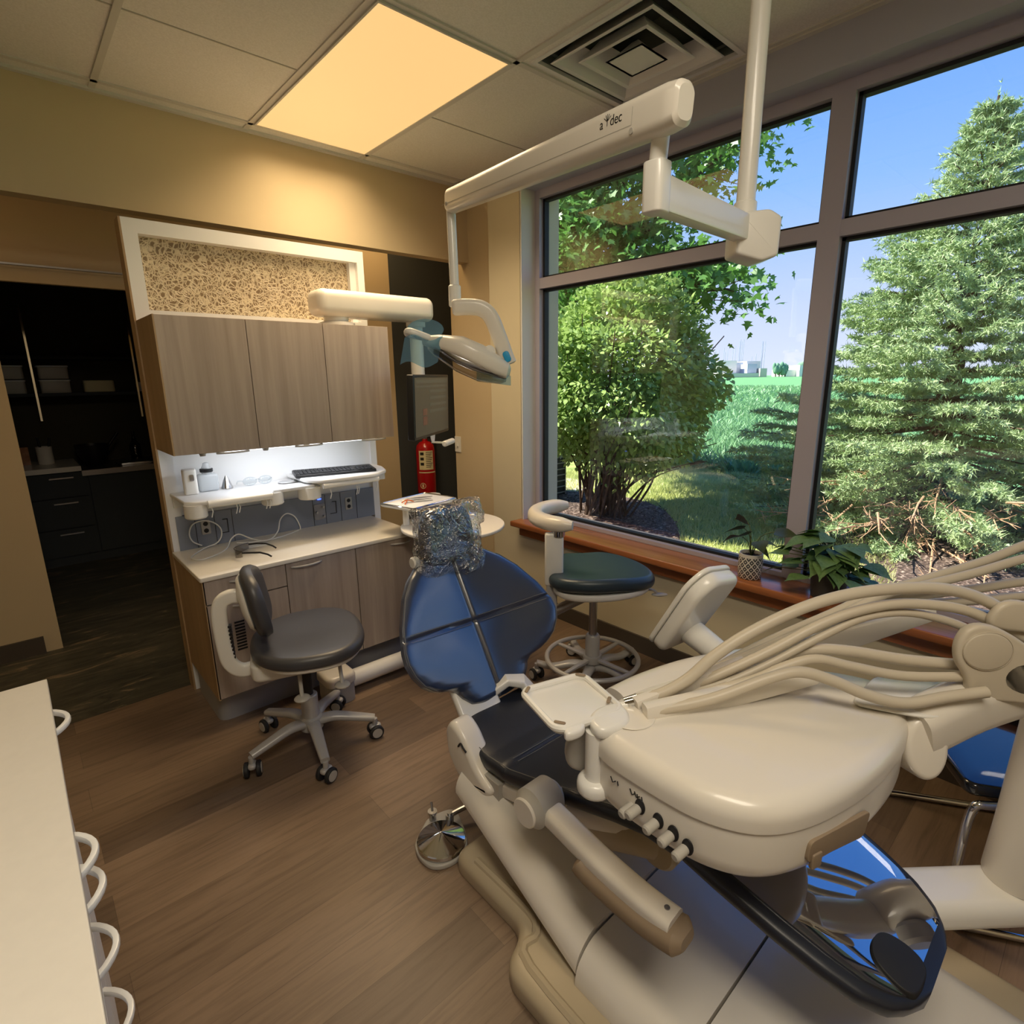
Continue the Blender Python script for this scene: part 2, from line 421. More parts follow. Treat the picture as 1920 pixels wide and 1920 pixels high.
M['frost'], _f = thin_glass('frosted_plastic', (.94, .96, .97, 1), .15, 1.0)
_d = _f.n.new('ShaderNodeBsdfDiffuse'); _d.inputs['Color'].default_value = rgb(226, 230, 234); _m = _f.n.new('ShaderNodeMixShader'); _m.inputs[0].default_value = .35
_o = [l for l in _f.l if l.to_node == _f.out][0].from_socket; _f.link(_o, _m.inputs[1]); _f.link(_d.outputs[0], _m.inputs[2]); _f.link(_m.outputs[0], _f.out.inputs['Surface'])
M['lens'], _ = thin_glass('smoked_lens', (.62, .60, .58, 1), .02, 1.2)
M['screen'] = mat('dim_screen', rgb(52, 56, 54), .12, emit=rgb(70, 78, 74), estr=.12)
M['scr2'] = mat('screen_block', rgb(96, 60, 56), .15, emit=rgb(120, 74, 68), estr=.1)
M['scr3'] = mat('screen_bar', rgb(60, 66, 62), .15, emit=rgb(92, 104, 96), estr=.12)
M['terra'] = mat('grey_pot', rgb(70, 68, 64), .55)
M['soil'] = mat('potting_soil', rgb(58, 44, 34), .95)
M['pot'] = pot_pattern()
M['leafA'] = leaf_mat('houseplant_leaf', rgb(58, 108, 50), rgb(98, 146, 78), rgb(140, 170, 112), 14, .3)
M['leafB'] = leaf_mat('dark_houseplant_leaf', rgb(42, 66, 30), rgb(70, 88, 40), rgb(88, 96, 52), 14, .3)
M['stem'] = mat('green_stem', rgb(84, 96, 54), .6)
M['bush'] = leaf_mat('bush_leaf', rgb(112, 152, 62), rgb(164, 194, 92), rgb(186, 204, 130), 3, .3, .32)
M['maple'] = leaf_mat('maple_leaf', rgb(60, 112, 52), rgb(98, 150, 66), rgb(112, 158, 76), 3, .4)
M['spruce'] = leaf_mat('spruce_needle', rgb(134, 166, 112), rgb(176, 200, 136), rgb(192, 208, 158), 2.2, .2, .6)
M['bark'] = ramped('bark', [(.3, rgb(58, 44, 36)), (.7, rgb(104, 84, 70))], 14)
M['twig'] = ramped('dead_twig', [(.3, rgb(150, 112, 84)), (.7, rgb(206, 170, 136))], 10)
M['grass'] = leaf_mat('lawn_blade', rgb(150, 172, 78), rgb(196, 200, 116), rgb(222, 220, 160), 1.5, .3)
M['ground'] = ramped('lawn_soil', [(.3, rgb(120, 140, 70)), (.7, rgb(176, 180, 106))], 3)
M['mulch'] = ramped('bark_mulch', [(.35, rgb(56, 44, 40)), (.56, rgb(104, 86, 76)), (.68, rgb(190, 168, 152))], 30, bump=.6)
M['crop'] = leaf_mat('crop_leaf', rgb(92, 148, 92), rgb(124, 172, 112), rgb(150, 190, 140), .8, .3)
M['cropg'] = ramped('crop_ground', [(.35, rgb(80, 134, 84)), (.62, rgb(120, 170, 116))], 5, bump=.8)
M['siding'] = mat('white_siding', rgb(232, 226, 220), .7)
M['siding2'] = mat('grey_siding', rgb(176, 186, 204), .7)
M['fartree'] = ramped('far_foliage', [(.3, rgb(96, 140, 116)), (.7, rgb(136, 172, 140))], .3)
M['pale'] = mat('pale_concrete', rgb(214, 204, 190), .9)
M['sunblock'] = mat('sun_block_grey', rgb(150, 140, 130), .9)
# ------------------------------------------------------------------ room shell
S = dict(kind='structure')
XL, YN = -1.7, -1.9           # walls behind the photographer
H = 2.71
solo('floor', bx(XL, 2.75, YN, 3.0, -.12, 0), M['floor'], **S)
solo('floor.001', bx(XL, 3.05, 3.0, 6.6, -.12, 0), M['stone'], **S)
DX0, DX1, DY0, DY1 = 1.775, 2.365, 1.25, 1.84      # hole for the air diffuser
ce = MB().box(XL, DX0, YN, 3.25, H, H + .06).box(DX0, DX1, YN, DY0, H, H + .06).box(DX0, DX1, DY1, 3.25, H, H + .06).box(DX1, 2.75, YN, 3.25, H, H + .06)
solo('ceiling', ce, M['ceil'], **S)
solo('ceiling.001', bx(XL, 3.05, 3.25, 4.02, H, H + .06), M['ceil'], **S)
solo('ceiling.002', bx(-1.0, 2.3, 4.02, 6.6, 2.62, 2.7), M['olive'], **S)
g = MB()
for x in (-1.32, -.71, -.10, .50, 1.115, 1.73, 2.39): g.box(x - .012, x + .012, YN, 3.2, H - .006, H)
for y in (-1.78, -.56, .64, 1.87, 3.1):
    g.box(XL, 2.42, y - .012, y + .012, H - .006, H)
g.box(XL, 2.42, 3.175, 3.2, H - .012, H); g.box(2.395, 2.42, YN, 3.2, H - .012, H)
solo('trim_1', g, M['tbar'], **S)
g = MB()
for y in (-1.17, .04, 1.25, 2.49):
    for x0, x1 in ((-1.31, -.72), (-.70, -.11), (-.09, .49), (.51, 1.10), (1.74, 2.38)):
        if not (1.7 < x0 and 1.2 < y < 1.3): g.box(x0, x1, y - .003, y + .003, H - .0025, H)
solo('trim_2', g, M['grey'], **S)
solo('sun_block_slab', bx(XL - .1, 2.95, YN - .1, 6.6, 3.05, 3.15), M['sunblock'], **S)  # unseen slab added over the ceiling to keep sun from leaking in
solo('wall_left', bx(XL - .1, XL, YN, 6.6, -.1, 2.8), M['wall'], **S)
solo('wall_near', bx(XL - .1, 2.75, YN - .1, YN, -.1, 2.8), M['wall'], **S)
solo('wall_soffit', bx(XL, 2.5, 3.2, 3.285, 2.255, H), M['wall'], **S)
# far side of the hall, with an opening into the dim room
fw = MB().box(XL, .03, 3.97, 4.07, 0, H).box(.03, 1.35, 3.97, 4.07, 2.075, H).box(1.35, 2.335, 3.97, 4.07, 0, H)
solo('wall_far', fw, M['wall'], **S)
solo('wall_far_dark', bx(2.335, 3.05, 3.965, 4.07, 0, H), M['dark'], **S)
solo('wall_hall_end', bx(2.97, 3.05, 3.42, 3.965, 0, H), M['wall'], **S)
solo('trim_3', MB().box(.03, 1.35, 3.93, 3.97, 2.005, 2.07).box(.03, 1.35, 3.925, 3.97, 2.07, 2.082), M['wall'], **S)
solo('trim_4', bx(.03, 1.35, 3.915, 3.94, 2.083, 2.092), M['satin'], **S)
solo('baseboard_far', bx(XL, -.045, 3.955, 3.97, 0, .1), M['base'], **S)
# window wall
ww = MB().box(2.42, 2.75, YN, 2.6, 0, .585).box(2.42, 2.75, 2.6, 2.89, 0, H + .06)
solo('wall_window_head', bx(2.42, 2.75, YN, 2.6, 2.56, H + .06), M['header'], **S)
solo('wall_window', ww, M['wallw'], **S)
solo('wall_window_recess', bx(2.5, 2.75, 2.89, 3.42, 0, H + .06), M['wall'], **S)
solo('wall_hall_right', bx(2.75, 3.05, 3.32, 3.42, 0, H), M['wall'], **S)
solo('baseboard_window', bx(2.408, 2.42, YN, 2.89, 0, .098), M['base'], **S)
solo('trim_5', MB().slab([(2.335, YN), (2.535, YN), (2.535, 2.625), (2.335, 2.625)], .555, .592, .008), M['sill'], **S)
solo('trim_6', bx(2.393, 2.42, YN, 2.6, .49, .555), M['sill'], **S)
solo('trim_7', MB().box(2.42, 2.535, 2.588, 2.603, .592, 2.56), M['jamb'], **S)
# window: aluminium frame, gaskets and four panes of glass
w = thing('window_1', None, None, (2.56, 1, .6)); w['kind'] = 'structure'
fr = MB(); XF0, XF1 = 2.53, 2.60
ys = [(2.55, 2.588), (.893, .975), (-.80, -.72), (YN, YN + .05)]
for a, b in ys: fr.box(XF0, XF1, a, b, .5925, 2.5595)
fr.box(XF0 + .001, XF1 - .001, YN, 2.587, .592, .614); fr.box(XF0 + .001, XF1 - .001, YN, 2.587, 2.515, 2.56); fr.box(XF0 + .001, XF1 - .001, YN, 2.587, 2.018, 2.078)
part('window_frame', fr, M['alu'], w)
gk = MB(); panes = []
for (a, b) in ((.975, 2.55), (-.72, .893), (YN + .05, -.80)):
    for z0, z1 in ((.614, 2.018), (2.078, 2.515)):
        for q in ((a, a + .014, z0, z1), (b - .014, b, z0, z1), (a, b, z0, z0 + .014), (a, b, z1 - .014, z1)):
            gk.box(2.562, 2.598, *q)
        panes.append((a, b, z0, z1))
part('gasket', gk, M['gasket'], w)
for a, b, z0, z1 in panes: part('glass_pane', bx(2.578, 2.582, a + .012, b - .012, z0 + .012, z1 - .012), M['glass'], w)
# dim room behind the hall
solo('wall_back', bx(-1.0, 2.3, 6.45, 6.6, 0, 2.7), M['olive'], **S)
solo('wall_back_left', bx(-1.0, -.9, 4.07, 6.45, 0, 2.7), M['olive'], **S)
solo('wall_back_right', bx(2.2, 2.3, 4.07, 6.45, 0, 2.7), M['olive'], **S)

# ------------------------------------------------------------------ ceiling fittings
lt = thing('ceiling_light', 'lit rectangular flat ceiling light panel glowing warm yellow', 'ceiling light', (1.42, 2.49, H - .012))
part('diffuser', bx(1.135, 1.705, 1.89, 3.08, H - .010, H - .004), M['panel'], lt)
f = MB().box(1.127, 1.713, 1.882, 1.89, H - .013, H - .001).box(1.127, 1.713, 3.08, 3.088, H - .013, H - .001).box(1.127, 1.135, 1.89, 3.08, H - .013, H - .001).box(1.705, 1.713, 1.89, 3.08, H - .013, H - .001)
part('frame', f, M['tbar'], lt)

dv = thing('air_diffuser', 'square louvred ceiling air diffuser beside the window wall', 'vent', (2.07, 1.545, H))
cx, cy = 2.07, 1.545
def sq(h, z): return [(cx - h, cy - h, z), (cx + h, cy - h, z), (cx + h, cy + h, z), (cx - h, cy + h, z)]
part('flange', MB().rings([sq(.295, H - .004), sq(.275, H - .004), sq(.275, H + .01), sq(.295, H + .01)], cap=False, close=True), M['white'], dv, ang=10)
part('housing', MB().rings([sq(.294, H + .01), sq(.27, H + .012), sq(.25, H + .05), sq(.18, H + .2), sq(.17, H + .2), sq(.25, H + .04)], cap=False, close=True).box(cx - .25, cx + .25, cy - .25, cy + .25, H + .2, H + .21), M['duct'], dv, ang=10)
for a, b in ((.235, .168), (.157, .098)):
    part('louvre', MB().rings([sq(a, H - .012), sq(a + .004, H - .009), sq(b + .006, H + .06), sq(b, H + .06), sq(a - .014, H - .008)], cap=False, close=True), M['white'], dv, ang=10)
part('centre_cone', MB().rings([sq(.086, H - .012), sq(.076, H - .012), sq(.015, H + .05), sq(.003, H + .05)]), M['white'], dv, ang=10)

# ------------------------------------------------------------------ wall fittings
sw = thing('wall_switch', 'cream switch plate on the beige wall beside the extinguisher', 'switch', (2.5, 3.385, 1.0))
part('plate', bx(2.493, 2.4995, 3.35, 3.418, .96, 1.075), M['plasticw'], sw)
part('toggle', bx(2.484, 2.493, 3.377, 3.391, 1.0, 1.03), M['plasticw'], sw)

fx, fy = 2.523, 3.875
fe = thing('fire_extinguisher', 'red fire extinguisher hung on the charcoal wall behind the monitor', 'fire extinguisher', (fx, fy, .56))
part('cylinder', MB().lathe([(.066, .57), (.076, .575), (.078, .59), (.078, .93), (.07, .97), (.045, .995), (.022, 1.003), (.022, 1.02)], T(fx, fy, 0)), M['red'], fe)
part('valve', MB().cyl((fx, fy, 1.02), (fx, fy, 1.05), .018).box(fx - .012, fx + .085, fy - .012, fy + .012, 1.05, 1.06).box(fx - .012, fx + .095, fy - .012, fy + .012, 1.075, 1.085), M['steel'], fe)
part('hose', MB().tube([(fx + .02, fy, 1.04), (fx + .08, fy - .02, 1.0), (fx + .098, fy - .01, .9), (fx + .095, fy, .75)], .009, sm=5), M['rubber'], fe)
part('bracket', bx(fx - .03, fx + .03, fy + .07, 3.965, .66, .95), M['steel'], fe)
def arcp(r, a0, a1, z0, z1, n=14):
    mb = MB(); A = [R(a0 + (a1 - a0) * i / n) for i in range(n + 1)]
    vs = [(fx + r * math.cos(a), fy + r * math.sin(a), z) for z in (z0, z1) for a in A]
    return mb.add(vs, [(i, i + 1, n + 2 + i, n + 1 + i) for i in range(n)])
lb = part('label', arcp(.0786, 195, 285, .775, .93), M['label'], fe)
tx = MB()
for k in range(9): a = arcp(.079, 238, 280 - (k % 3) * 6, .915 - k * .015, .920 - k * .015, 6); tx.add(a.v, a.f)
for k in range(3): a = arcp(.079, 204, 226, .895 - k * .042, .918 - k * .042, 5); tx.add(a.v, a.f)
part('label_print', tx, M['ink'], lb)
part('band', arcp(.0788, 190, 300, .748, .757), M['label'], fe)
em = MB(); n = 18
for k in range(n):
    pass
ec = MB().tube([(fx + .0795 * math.cos(R(214) + .02 / .078 * math.cos(t) * 1.1), fy + .0795 * math.sin(R(214) + .02 / .078 * math.cos(t) * 1.1), .643 + .022 * math.sin(t)) for t in [2 * PI * i / 20 for i in range(20)]], .0022, 6, True)
ec.add(*(lambda a: (a.v, a.f))(arcp(.0795, 209, 219, .63, .656, 4)))
part('emblem', ec, M['label'], fe)

# ------------------------------------------------------------------ dim room furniture
kb = thing('back_cabinet', 'dark base cabinet with drawers in the unlit room', 'cabinet', (.3, 6.1, 0))
part('body', bx(-.6, 1.6, 5.85, 6.445, 0.0, .744).box(-.6, .398, 5.85, 6.445, .744, .789), M['dark'], kb)
for i, (a, b, z0, z1) in enumerate(((-.59, .42, .58, .78), (-.59, .42, .32, .57), (-.59, .42, .08, .31))):
    d = part('drawer', bx(a, b, 5.83, 5.85, z0, z1), M['dark'], kb); part('handle', bx(.18, .34, 5.815, 5.83, z1 - .045, z1 - .035), M['steel'], d)
for a, b in ((.44, 1.0), (1.02, 1.58)): part('door', bx(a, b, 5.83, 5.85, .08, .74), M['dark'], kb)
solo('back_worktop', bx(-.6, .4, 5.8, 6.445, .79, .83), M['quartz'], 'pale worktop end left of the sink in the unlit room', 'worktop')
solo('sink_worktop', bx(.4, 1.6, 5.8, 6.445, .745, .79), M['steel'], 'lower worktop holding dark bowl in the unlit room', 'worktop')
for k, z in enumerate((1.42, 1.72)):
    solo('wall_shelf', bx(-.5, 1.3, 6.05, 6.449, z - .025, z), M['dark'], ('lower' if k == 0 else 'upper') + ' dark wall shelf in the unlit room', 'shelf', 'shelves in the unlit room')
for k, x in enumerate((.22, .92)):
    mb = MB().box(x - .007, x + .007, 5.98, 6.0, 1.2, 2.1)
    solo('shelf_standard', mb, M['chrome'], ('left' if k == 0 else 'right') + ' shiny shelf upright strip in the unlit room', 'shelf upright', 'shelf uprights in the unlit room')
bins = [(.07, 1.42, 'far left lower'), (.07, 1.535, 'far left upper'), (.36, 1.42, 'second column lower'), (.36, 1.535, 'second column upper')]
for x, z, nm in bins:
    b = thing('storage_bin', nm + ' grey clear bin on the dim shelf', 'bin', (x, 6.2, z), 'clear bins on the dim shelf')
    part('tub', MB().slab(rrect(.2, .22, .02, 3, x, 6.2), z, z + .095, .003), M['grey'], b); part('lid', MB().slab(rrect(.21, .23, .02, 3, x, 6.2), z + .095, z + .108, .003), M['white'], b)
solo('basket', MB().slab(rrect(.22, .2, .03, 3, .66, 6.2), 1.42, 1.52, .01), M['label'], 'yellowish basket on the dim lower shelf', 'basket')
solo('white_box', bx(.95, 1.08, 6.1, 6.25, 1.42, 1.5), M['white'], 'small white box right on the dim lower shelf', 'box')
ct = thing('canister', 'pale utensil canister on the dim pale worktop', 'canister', (.2, 6.15, .83))
part('cup', MB().lathe([(.05, .83), (.055, .835), (.055, .98), (.048, .98), (.045, .84)], T(.2, 6.15, 0)), M['quartz'], ct)
part('utensils', MB().cyl((.19, 6.15, .84), (.17, 6.15, 1.06), .008).cyl((.21, 6.15, .84), (.25, 6.16, 1.05), .008), M['black'], ct)
mp = thing('mixing_bowl', 'black mixing bowl with spatula handle on the dim lower worktop', 'bowl', (.52, 6.05, .79))
part('bowl', MB().lathe([(.05, .79), (.06, .8), (.11, .89), (.125, .98), (.118, .98), (.10, .9), (.04, .81)], T(.52, 6.05, 0)), M['black'], mp)
part('spatula', MB().cyl((.55, 6.05, .84), (.72, 6.05, 1.07), .012), M['black'], mp)
bt = thing('soap_bottle', 'dark pump bottle behind the dim tray', 'bottle', (.86, 6.25, .79))
part('body', MB().lathe([(.04, .79), (.045, .8), (.045, .93), (.02, .97), (.015, 1.0)], T(.86, 6.25, 0)), M['gloss2'], bt); part('pump', MB().cyl((.86, 6.25, 1.0), (.86, 6.25, 1.06), .012), M['black'], bt)
solo('steel_tray', MB().slab(rrect(.3, .2, .03, 3, .82, 6.0), .79, .81, .004), M['steel'], 'steel tray beside the dark bowl on the dim worktop', 'tray')
solo('red_box', bx(-.02, .1, 6.2, 6.3, .83, .98), M['sill'], 'dim reddish brown box behind the pale canister', 'box')
# ------------------------------------------------------------------ treatment cabinet
def pull(x0, x1, y, z, depth=.022, drop=.0):
    """bowed bar handle on a front facing -Y"""
    n = 8; p = [(x0 + (x1 - x0) * i / n, y - depth * math.sin(PI * i / n) ** .7, z - drop * math.sin(PI * i / n)) for i in range(n + 1)]
    return MB().sweep(p, rrect(.012, .008, .003, 2))
XA, XB, XC, XD = .488, .824, 1.164, 1.505
pp = thing('partition_panel', 'tall white partition with textured glass transom behind the wall cabinets', 'partition', (1.03, 2.97, 0))
fm = MB().box(.486, .541, 2.93, 3.02, 0, 2.163).box(1.535, 1.572, 2.93, 3.02, 0, 2.163).box(.541, 1.535, 2.93, 3.02, 2.106, 2.163).box(.541, 1.535, 2.93, 3.02, 1.755, 1.802).box(1.5, 1.535, 2.955, 3.02, 1.802, 2.106)
part('frame', fm, M['white'], pp)
part('side_panel', bx(.478, .486, 2.93, 3.02, 0, 2.163), M['lamside'], pp, 'tan edge panel')
part('textured_glass', bx(.541, 1.5, 2.985, 2.997, 1.802, 2.106), M['web'], pp, 'web textured glass')
part('back_panel', bx(.541, 1.535, 2.945, 2.96, .885, 1.755), M['white'], pp)
sp = part('service_panel', bx(.512, 1.532, 2.925, 2.945, .72, .885), M['slate'], pp, 'grey service panel')
gr = MB()
for x in (.59, .675, .755, 1.165, 1.235, 1.325, 1.42): gr.box(x - .001, x + .001, 2.9235, 2.925, .72, .885)
part('panel_joint', gr, M['black'], sp)
def outlet(x, z):
    o = part('outlet', MB().slab(rrect(.04, .07, .004, 2), 0, .003, .001, M=T(x, 2.925, z) @ RX(90)), M['grey'], pp)
    ho = MB()
    for dz in (.017, -.017):
        ho.cyl((x, 2.9222, z + dz), (x, 2.9214, z + dz), .011, n=14)
        for dx in (-.004, .004): ho.box(x + dx - .001, x + dx + .001, 2.920, 2.922, z + dz - .003, z + dz + .006)
    part('socket', ho, M['black'], o)
outlet(.633, .815); outlet(1.372, .815)
for x in (.715, 1.28):
    k = MB().box(x - .02, x + .018, 2.922, 2.925, .772, .775).box(x + .015, x + .018, 2.922, 2.925, .775, .838).box(x - .005, x + .018, 2.922, 2.925, .838, .841)
    part('flap_latch', k, M['black'], pp)
a = part('connector_plate', MB().slab(rrect(.062, .086, .008, 3), 0, .004, .001, M=T(1.2, 2.925, .795) @ RX(90)), M['kick'], pp, 'connector plate with knobs')
kn = MB()
for dx, dz in ((-.02, 0), (.018, .026), (.018, -.026)): kn.cyl((1.2 + dx, 2.921, .795 + dz), (1.2 + dx, 2.906, .795 + dz), .006, n=12)
part('knob', kn, M['steel'], a)
part('indicator_light', bx(1.193, 1.213, 2.921, 2.924, .862, .868), M['led'], pp, 'blue indicator light')

uc = thing('wall_cabinet', 'grey laminate wall cabinet with three doors under the textured glass', 'cabinet', (1.0, 2.77, 1.205))
part('body', bx(.49, 1.505, 2.62, 2.93, 1.21, 1.752), M['lam'], uc)
part('end_panel', bx(.484, .49, 2.6, 2.93, 1.205, 1.755), M['lamside'], uc, 'tan end panel')
for a, b in ((XA, XB), (XB, XC), (XC, XD)):
    d = part('door', MB().slab([(a + .0015, 2.6), (b - .0015, 2.6), (b - .0015, 2.619), (a + .0015, 2.619)], 1.205, 1.754, .001), M['lam'], uc)
    h0 = b - .14 if b < XD else b - .105
    part('handle', pull(a + .52 * (b - a) - .015, a + .52 * (b - a) + .115, 2.612, 1.199, .018), M['satin'], d)
ul = MB().box(.62, 1.4, 2.68, 2.71, 1.195, 1.205)
o = part('under_light', ul, M['plasticw'], uc); part('light_strip', bx(.7, 1.36, 2.684, 2.706, 1.193, 1.195), M['panelstrip'], o)
bk = MB()
for x in (.60, .86, 1.05, 1.44): bk.cyl((x, 2.64, 1.205), (x, 2.64, 1.19), .016, .011, 12)
parts('hinge_cap', bk, M['grey'], uc)

bc = thing('base_cabinet', 'grey laminate base cabinet with drawers and doors under the white worktop', 'cabinet', (1.0, 2.7, 0))
part('body', bx(.492, 1.50, 2.47, 2.93, .16, .70), M['lam'], bc)
part('end_panel', bx(.484, .492, 2.45, 2.93, .155, .70), M['lamside'], bc, 'tan end panel')
d = part('drawer', bx(XA, XB - .002, 2.45, 2.469, .597, .698), M['lam'], bc); part('handle', pull(.59, .72, 2.451, .676), M['satin'], d)
d = part('drawer', bx(XA, XB - .002, 2.45, 2.469, .16, .591), M['lam'], bc); part('handle', pull(.59, .72, 2.451, .565), M['satin'], d)
vs = MB()
for k in range(10): vs.box(.585, .625, 2.447, 2.45, .36 + k * .014, .367 + k * .014)
part('vent_slots', vs, M['black'], d)
d = part('door', bx(XB + .002, XC - .002, 2.45, 2.469, .16, .698), M['lam'], bc); part('handle', pull(.85, .99, 2.451, .676), M['satin'], d)
d = part('door', bx(XC + .002, XD, 2.45, 2.469, .16, .698), M['lam'], bc); part('handle', pull(1.36, 1.47, 2.451, .676), M['satin'], d)
part('kickboard', MB().slab(round_poly([(.497, 2.54), (1.49, 2.54), (1.49, 2.93), (.497, 2.93)], .05), 0, .16), M['kick'], bc, 'grey recessed kickboard')
solo('worktop', MB().slab(rrect(1.03, .495, .008, 3, .992, 2.688), .70, .72, .003), M['quartz'], 'white worktop of the treatment cabinet with sunglasses on it', 'worktop')

# floor junction box and white pipe in front of the kickboard
jb = thing('floor_junction_box', 'cream floor junction box behind the rolling stool', 'junction box', (.975, 2.36, 0))
part('base', MB().slab(rrect(.13, .15, .03, 4, .975, 2.37), 0, .105, .004), M['grey'], jb)
part('cover', MB().slab(rrect(.145, .165, .035, 5, .975, 2.37), .1, .15, .02, .004), M['plastic'], jb)
solo('floor_conduit', MB().cyl((1.04, 2.375, .07), (1.9, 2.365, .07), .042, n=20), M['plasticw'], 'white round conduit lying along the cabinet kickboard', 'pipe')

# ------------------------------------------------------------------ shelves over the worktop
sh = thing('tray_shelf', 'white lower shelf with bullnose front holding bottle and cone', 'shelf', (.78, 2.76, .95))
part('board', MB().slab([(.505, 2.93), (.505, 2.66), (.54, 2.62), (.60, 2.60), (.85, 2.60), (.88, 2.66), (1.08, 2.66), (1.08, 2.93)], .982, 1.0, .006), M['white'], sh)
part('front_rail', MB().cyl((.585, 2.612, .985), (.855, 2.612, .985), .017, n=16), M['plasticw'], sh)
bl = MB()
for x, y, r in ((.545, 2.655, .045), (.885, 2.70, .05), (1.065, 2.70, .055)): bl.lathe([(r - .006, .925), (r, .931), (r, .985)], T(x, y, 0), 24)
parts('bracket', bl, M['plasticw'], sh)
part('back_rail', bx(.512, 1.08, 2.91, 2.944, .93, .985), M['plasticw'], sh)
ks = thing('keyboard_shelf', 'white raised shelf under the keyboard', 'shelf', (1.28, 2.75, .98))
part('board', MB().slab(round_poly([(1.04, 2.93), (1.04, 2.68), (1.09, 2.60), (1.38, 2.585), (1.48, 2.66), (1.53, 2.80), (1.53, 2.93)], .03), 1.008, 1.026, .006), M['white'], ks)
part('front_rail', MB().cyl((1.10, 2.612, .995), (1.40, 2.612, .995), .015, n=16), M['plasticw'], ks)
part('support', bx(1.09, 1.5, 2.72, 2.944, .965, 1.006), M['plasticw'], ks)
ct = MB()
for x, y in ((.60, 2.62), (.70, 2.62), (.715, 2.63), (.83, 2.62), (.845, 2.62), (1.14, 2.62), (1.28, 2.62), (1.295, 2.63), (1.40, 2.63)):
    ct.tube([(x, y, .97), (x + .003, y - .004, .95), (x - .004, y - .002, .925)], .0022, 6)
parts('cable_clip', ct, M['plasticw'], sh)
kb = thing('keyboard', 'black computer keyboard on the raised white shelf', 'keyboard', (1.24, 2.76, 1.026))
kM = T(1.235, 2.765, 1.026) @ RZ(-14) @ RX(3)
part('case', MB().slab(rrect(.405, .15, .012, 3), .001, .018, .004, M=kM), M['black'], kb)
ky = MB()
for r_ in range(5):
    for c_ in range(15):
        if r_ == 0 and 4 <= c_ <= 8:
            if c_ == 4: ky.slab(rrect(.095, .016, .002, 1, -.19 + 6 * .0195, -.05), .018, .022, .001, 0, M=kM)
            continue
        ky.slab(rrect(.016, .016, .002, 1, -.19 + c_ * .0195, -.05 + r_ * .0225), .018, .022, .001, 0, M=kM, n=1)
for r_ in range(4):
    for c_ in range(4): ky.slab(rrect(.016, .016, .002, 1, .118 + c_ * .0195, -.05 + r_ * .0225), .018, .022, .001, 0, M=kM, n=1)
part('keys', ky, M['rubber'], kb)
dp = thing('air_freshener', 'slim white dispenser box left on the lower shelf', 'dispenser', (.575, 2.83, 1.0))
dM = T(.575, 2.83, 1.0) @ RZ(-8)
part('case', MB().slab(rrect(.058, .05, .012, 4), .0, .115, .006, M=dM), M['plasticw'], dp)
part('button', MB().slab(rrect(.018, .03, .006, 3), 0, .004, .001, M=dM @ T(.008, -.025, .078) @ RX(90)), M['steel'], dp)
bo = thing('clear_bottle', 'clear bottle with black collar on the lower shelf', 'bottle', (.655, 2.86, 1.0))
bm_ = T(.655, 2.86, 1.0)
part('body', MB().slab(rrect(.085, .05, .012, 4), 0, .082, .012, M=bm_), M['frost'], bo)
part('cap', MB().lathe([(.027, .09), (.028, .092), (.028, .105), (.026, .106)], bm_, 24), M['black'], bo)
part('neck', MB().lathe([(.020, .08), (.022, .09), (.022, .106), (.015, .12), (.012, .132), (.003, .135)], bm_, 20), M['frost'], bo)
part('liquid', MB().slab(rrect(.081, .046, .011, 4), .002, .055, .004, M=bm_), M['frost'], bo)
co = MB().lathe([(.024, 0), (.026, .004), (.014, .04), (.004, .062), (.002, .063)], T(.735, 2.86, 1.0), 16)
solo('metal_cone', co, M['steel'], 'small ribbed metal cone beside the clear bottle', 'cone', ang=15)
sg = thing('clear_goggles', 'clear protective goggles lying on the lower shelf', 'goggles', (.87, 2.87, 1.0))
for s_ in (-1, 1):
    part('lens', MB().sphere((0, 0, 0), (.034, .012, .022), 16, 10, T(.87 + s_ * .036, 2.84, 1.024)), M['clear'], sg)
    part('temple', MB().tube([(.87 + s_ * .068, 2.845, 1.028), (.87 + s_ * .08, 2.88, 1.024), (.87 + s_ * .075, 2.92, 1.004)], .0025, 6, sm=3), M['clear'], sg)
part('bridge', MB().tube([(.86, 2.838, 1.028), (.87, 2.834, 1.032), (.88, 2.838, 1.028)], .0025, 6, sm=3), M['clear'], sg)
solo('silver_dish', MB().lathe([(.03, 0), (.036, .004), (.037, .008), (.032, .007), (.02, .004), (.001, .004)], T(1.0, 2.80, 1.0) @ Matrix.Diagonal((1.3, 1, 1, 1)), 24), M['chrome'], 'flat silver dish in the middle of the lower shelf', 'dish')

